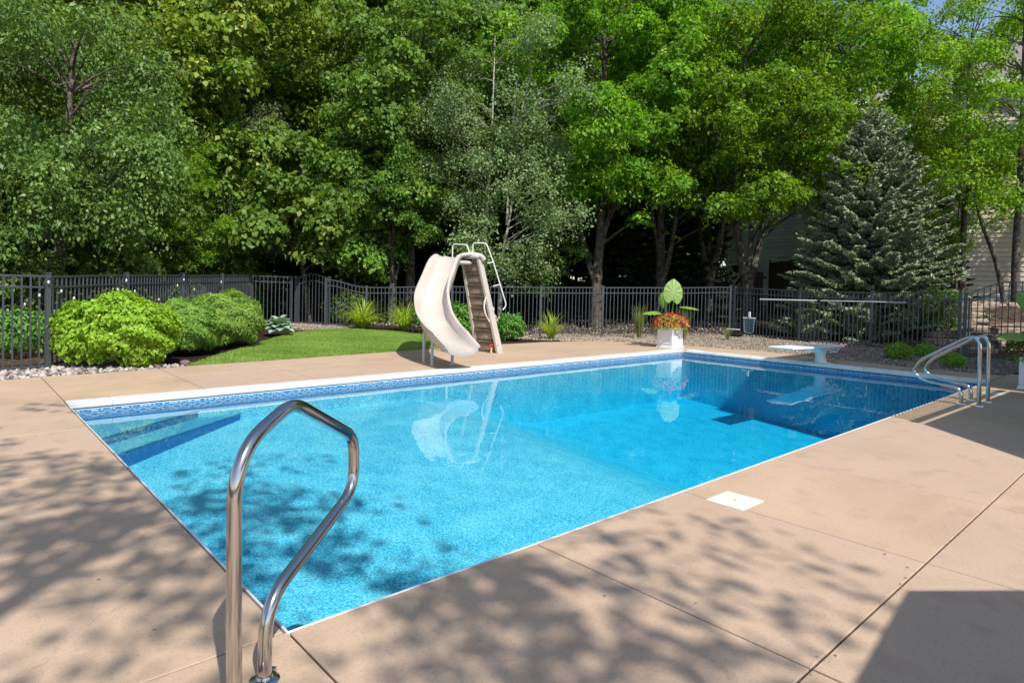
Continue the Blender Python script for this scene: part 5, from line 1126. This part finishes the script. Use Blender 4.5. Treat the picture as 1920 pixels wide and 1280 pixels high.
for (px, dp, s, lab, mt) in ((25, 13.2, .50, 'low leafy sapling at the left edge just behind the fence', 'leaf_elm'), (185, 15.5, .72, 'bright young linden between the elm trunk and the yews', 'leaf_linden'), (255, 17.2, .85, 'young linden behind the lime shrub and fence', 'leaf_linden'), (455, 20.0, .8, 'young linden right behind the fence at the hosta', 'leaf_linden'), (668, 21.0, .95, 'young linden right of the left gate', 'leaf_linden'), (1015, 22.5, .8, 'young linden filling the gap right of the aspen', 'leaf_linden')):
    put('small', px, dp, lab, px * .01, s, mat=mt, name='young_linden')
put('birchr', 1900, 20.2, 'airy yellow green birch with a leaning second stem at the right edge', fwd_rz, 1.0)
put('birchr', 2080, 22.5, 'birch crown cut off by the right edge of the picture', fwd_rz + 2.6, 1.15)
put('birchr', 1800, 23.5, 'birch crown half hiding the middle of the tan house wall', fwd_rz + 5.3, 1.05)
put('birchr', 1792, 24.5, 'small dark birch beside the tan house corner', fwd_rz + 4.0, .55, mat='leaf_linden')
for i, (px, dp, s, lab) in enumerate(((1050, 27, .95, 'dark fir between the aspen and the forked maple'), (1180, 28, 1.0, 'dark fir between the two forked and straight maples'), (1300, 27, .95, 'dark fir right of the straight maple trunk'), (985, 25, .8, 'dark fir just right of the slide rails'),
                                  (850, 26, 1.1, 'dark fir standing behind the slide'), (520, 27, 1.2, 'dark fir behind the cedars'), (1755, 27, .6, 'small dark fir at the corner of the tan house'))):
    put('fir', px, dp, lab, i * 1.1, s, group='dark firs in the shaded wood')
FG = 'tall trees of the wood behind the garden'
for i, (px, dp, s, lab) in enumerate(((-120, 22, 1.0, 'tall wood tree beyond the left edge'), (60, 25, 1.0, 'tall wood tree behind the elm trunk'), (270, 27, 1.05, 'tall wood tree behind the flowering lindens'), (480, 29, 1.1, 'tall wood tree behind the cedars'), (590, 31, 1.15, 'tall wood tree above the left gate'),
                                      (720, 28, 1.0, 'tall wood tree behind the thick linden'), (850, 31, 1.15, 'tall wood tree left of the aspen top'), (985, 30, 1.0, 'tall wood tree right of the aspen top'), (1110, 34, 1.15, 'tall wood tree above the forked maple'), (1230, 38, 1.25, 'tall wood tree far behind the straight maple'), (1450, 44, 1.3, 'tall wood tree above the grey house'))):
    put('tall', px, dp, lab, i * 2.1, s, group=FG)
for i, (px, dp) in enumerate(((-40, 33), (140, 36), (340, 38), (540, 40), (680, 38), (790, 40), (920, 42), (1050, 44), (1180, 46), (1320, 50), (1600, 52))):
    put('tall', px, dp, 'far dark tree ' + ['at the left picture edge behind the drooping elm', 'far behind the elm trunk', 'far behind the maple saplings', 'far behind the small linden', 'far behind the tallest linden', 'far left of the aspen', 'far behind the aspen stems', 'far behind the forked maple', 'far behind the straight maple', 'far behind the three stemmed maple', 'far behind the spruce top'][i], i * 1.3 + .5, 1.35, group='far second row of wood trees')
for i, (pa_, pb_, d0) in enumerate(((-260, 700, 27), (640, 1330, 34))):
    n = 26000; px_ = rng.uniform(pa_, pb_, n); dp_ = d0 + rng.uniform(0, 6, n); P = np.array([at(a, c) for a, c in zip(px_, dp_)]); hz = (2.6 + 1.1 * np.sin(px_ * .021) + .7 * np.sin(px_ * .057)) * rng.random(n) ** .7
    V, F = leaf_quads(np.c_[P, hz + .3], rng.normal(size=(n, 3)) + [-.2, -.4, .6], .34 * rng.uniform(.6, 1.3, n), .7, .1, direction=np.tile([[0, 0, -.5]], (n, 1))); me = make_mesh('wood_undergrowth', V, F); set_tint(me, np.clip(rng.normal(.4, .2, n), 0, 1))
    tag(link('wood_undergrowth', me, M['leaf_dark']), ['dark leafy undergrowth closing the wood on the left', 'dark leafy undergrowth closing the wood behind the maples'][i], 'undergrowth', kind='stuff')
# low thicket closing the view under the crowns
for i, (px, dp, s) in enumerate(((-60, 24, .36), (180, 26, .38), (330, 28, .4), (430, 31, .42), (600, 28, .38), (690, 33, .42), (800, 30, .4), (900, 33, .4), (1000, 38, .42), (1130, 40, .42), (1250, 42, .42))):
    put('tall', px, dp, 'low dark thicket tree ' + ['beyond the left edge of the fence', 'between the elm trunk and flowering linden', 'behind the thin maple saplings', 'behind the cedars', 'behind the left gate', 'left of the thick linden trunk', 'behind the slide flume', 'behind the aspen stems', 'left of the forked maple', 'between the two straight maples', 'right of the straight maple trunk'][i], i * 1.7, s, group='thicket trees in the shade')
for i, (px, dp, s) in enumerate(((1145, 31, .42), (1080, 36, .4), (1215, 33, .36))):
    put('maple', px, dp, ['sunlit yellow green young tree seen between the maple trunks', 'distant sunlit young tree left of the forked trunk', 'distant sunlit young tree behind the straight trunk'][i], i, s, mat='leaf_sun', name='sunlit_tree')
# the shade tree behind the photographer, whose dapples fall on the near deck
arch('shade', M['leaf_maple'], [(.1, 0, 10.1, 2.2, 2.2, 1.0), (-2.0, 1.3, 9.9, 2.3, 2.1, .9), (1.1, -2.1, 9.9, 1.7, 1.5, .8), (-2.3, 3.9, 9.7, 2.2, 1.8, .8), (-2.4, -1.6, 9.5, 1.9, 1.8, .8), (-2.9, 5.8, 10.1, 1.8, 1.3, .7)], [([(-3.4, -1.5, 0), (-3.2, -1.2, 4), (-2.2, -1, 7.5), (0, 0, 10)], .2, .05)], 'bark', 14, 'shade_tree', .02, 4, lump=0, density=1.25, per=34, size=.13, spray=.42, shell=.1, yellow=.0)
x, y = -1.57, -4.9
TREES['shade'].location = (x, y, -1.6); TREES['shade']['label'] = 'maple behind the near deck whose dappled shade falls on the slabs'
for k_, r_ in TREES.items():
    if k_ != 'shade' and k_ not in used: print('unused', k_)
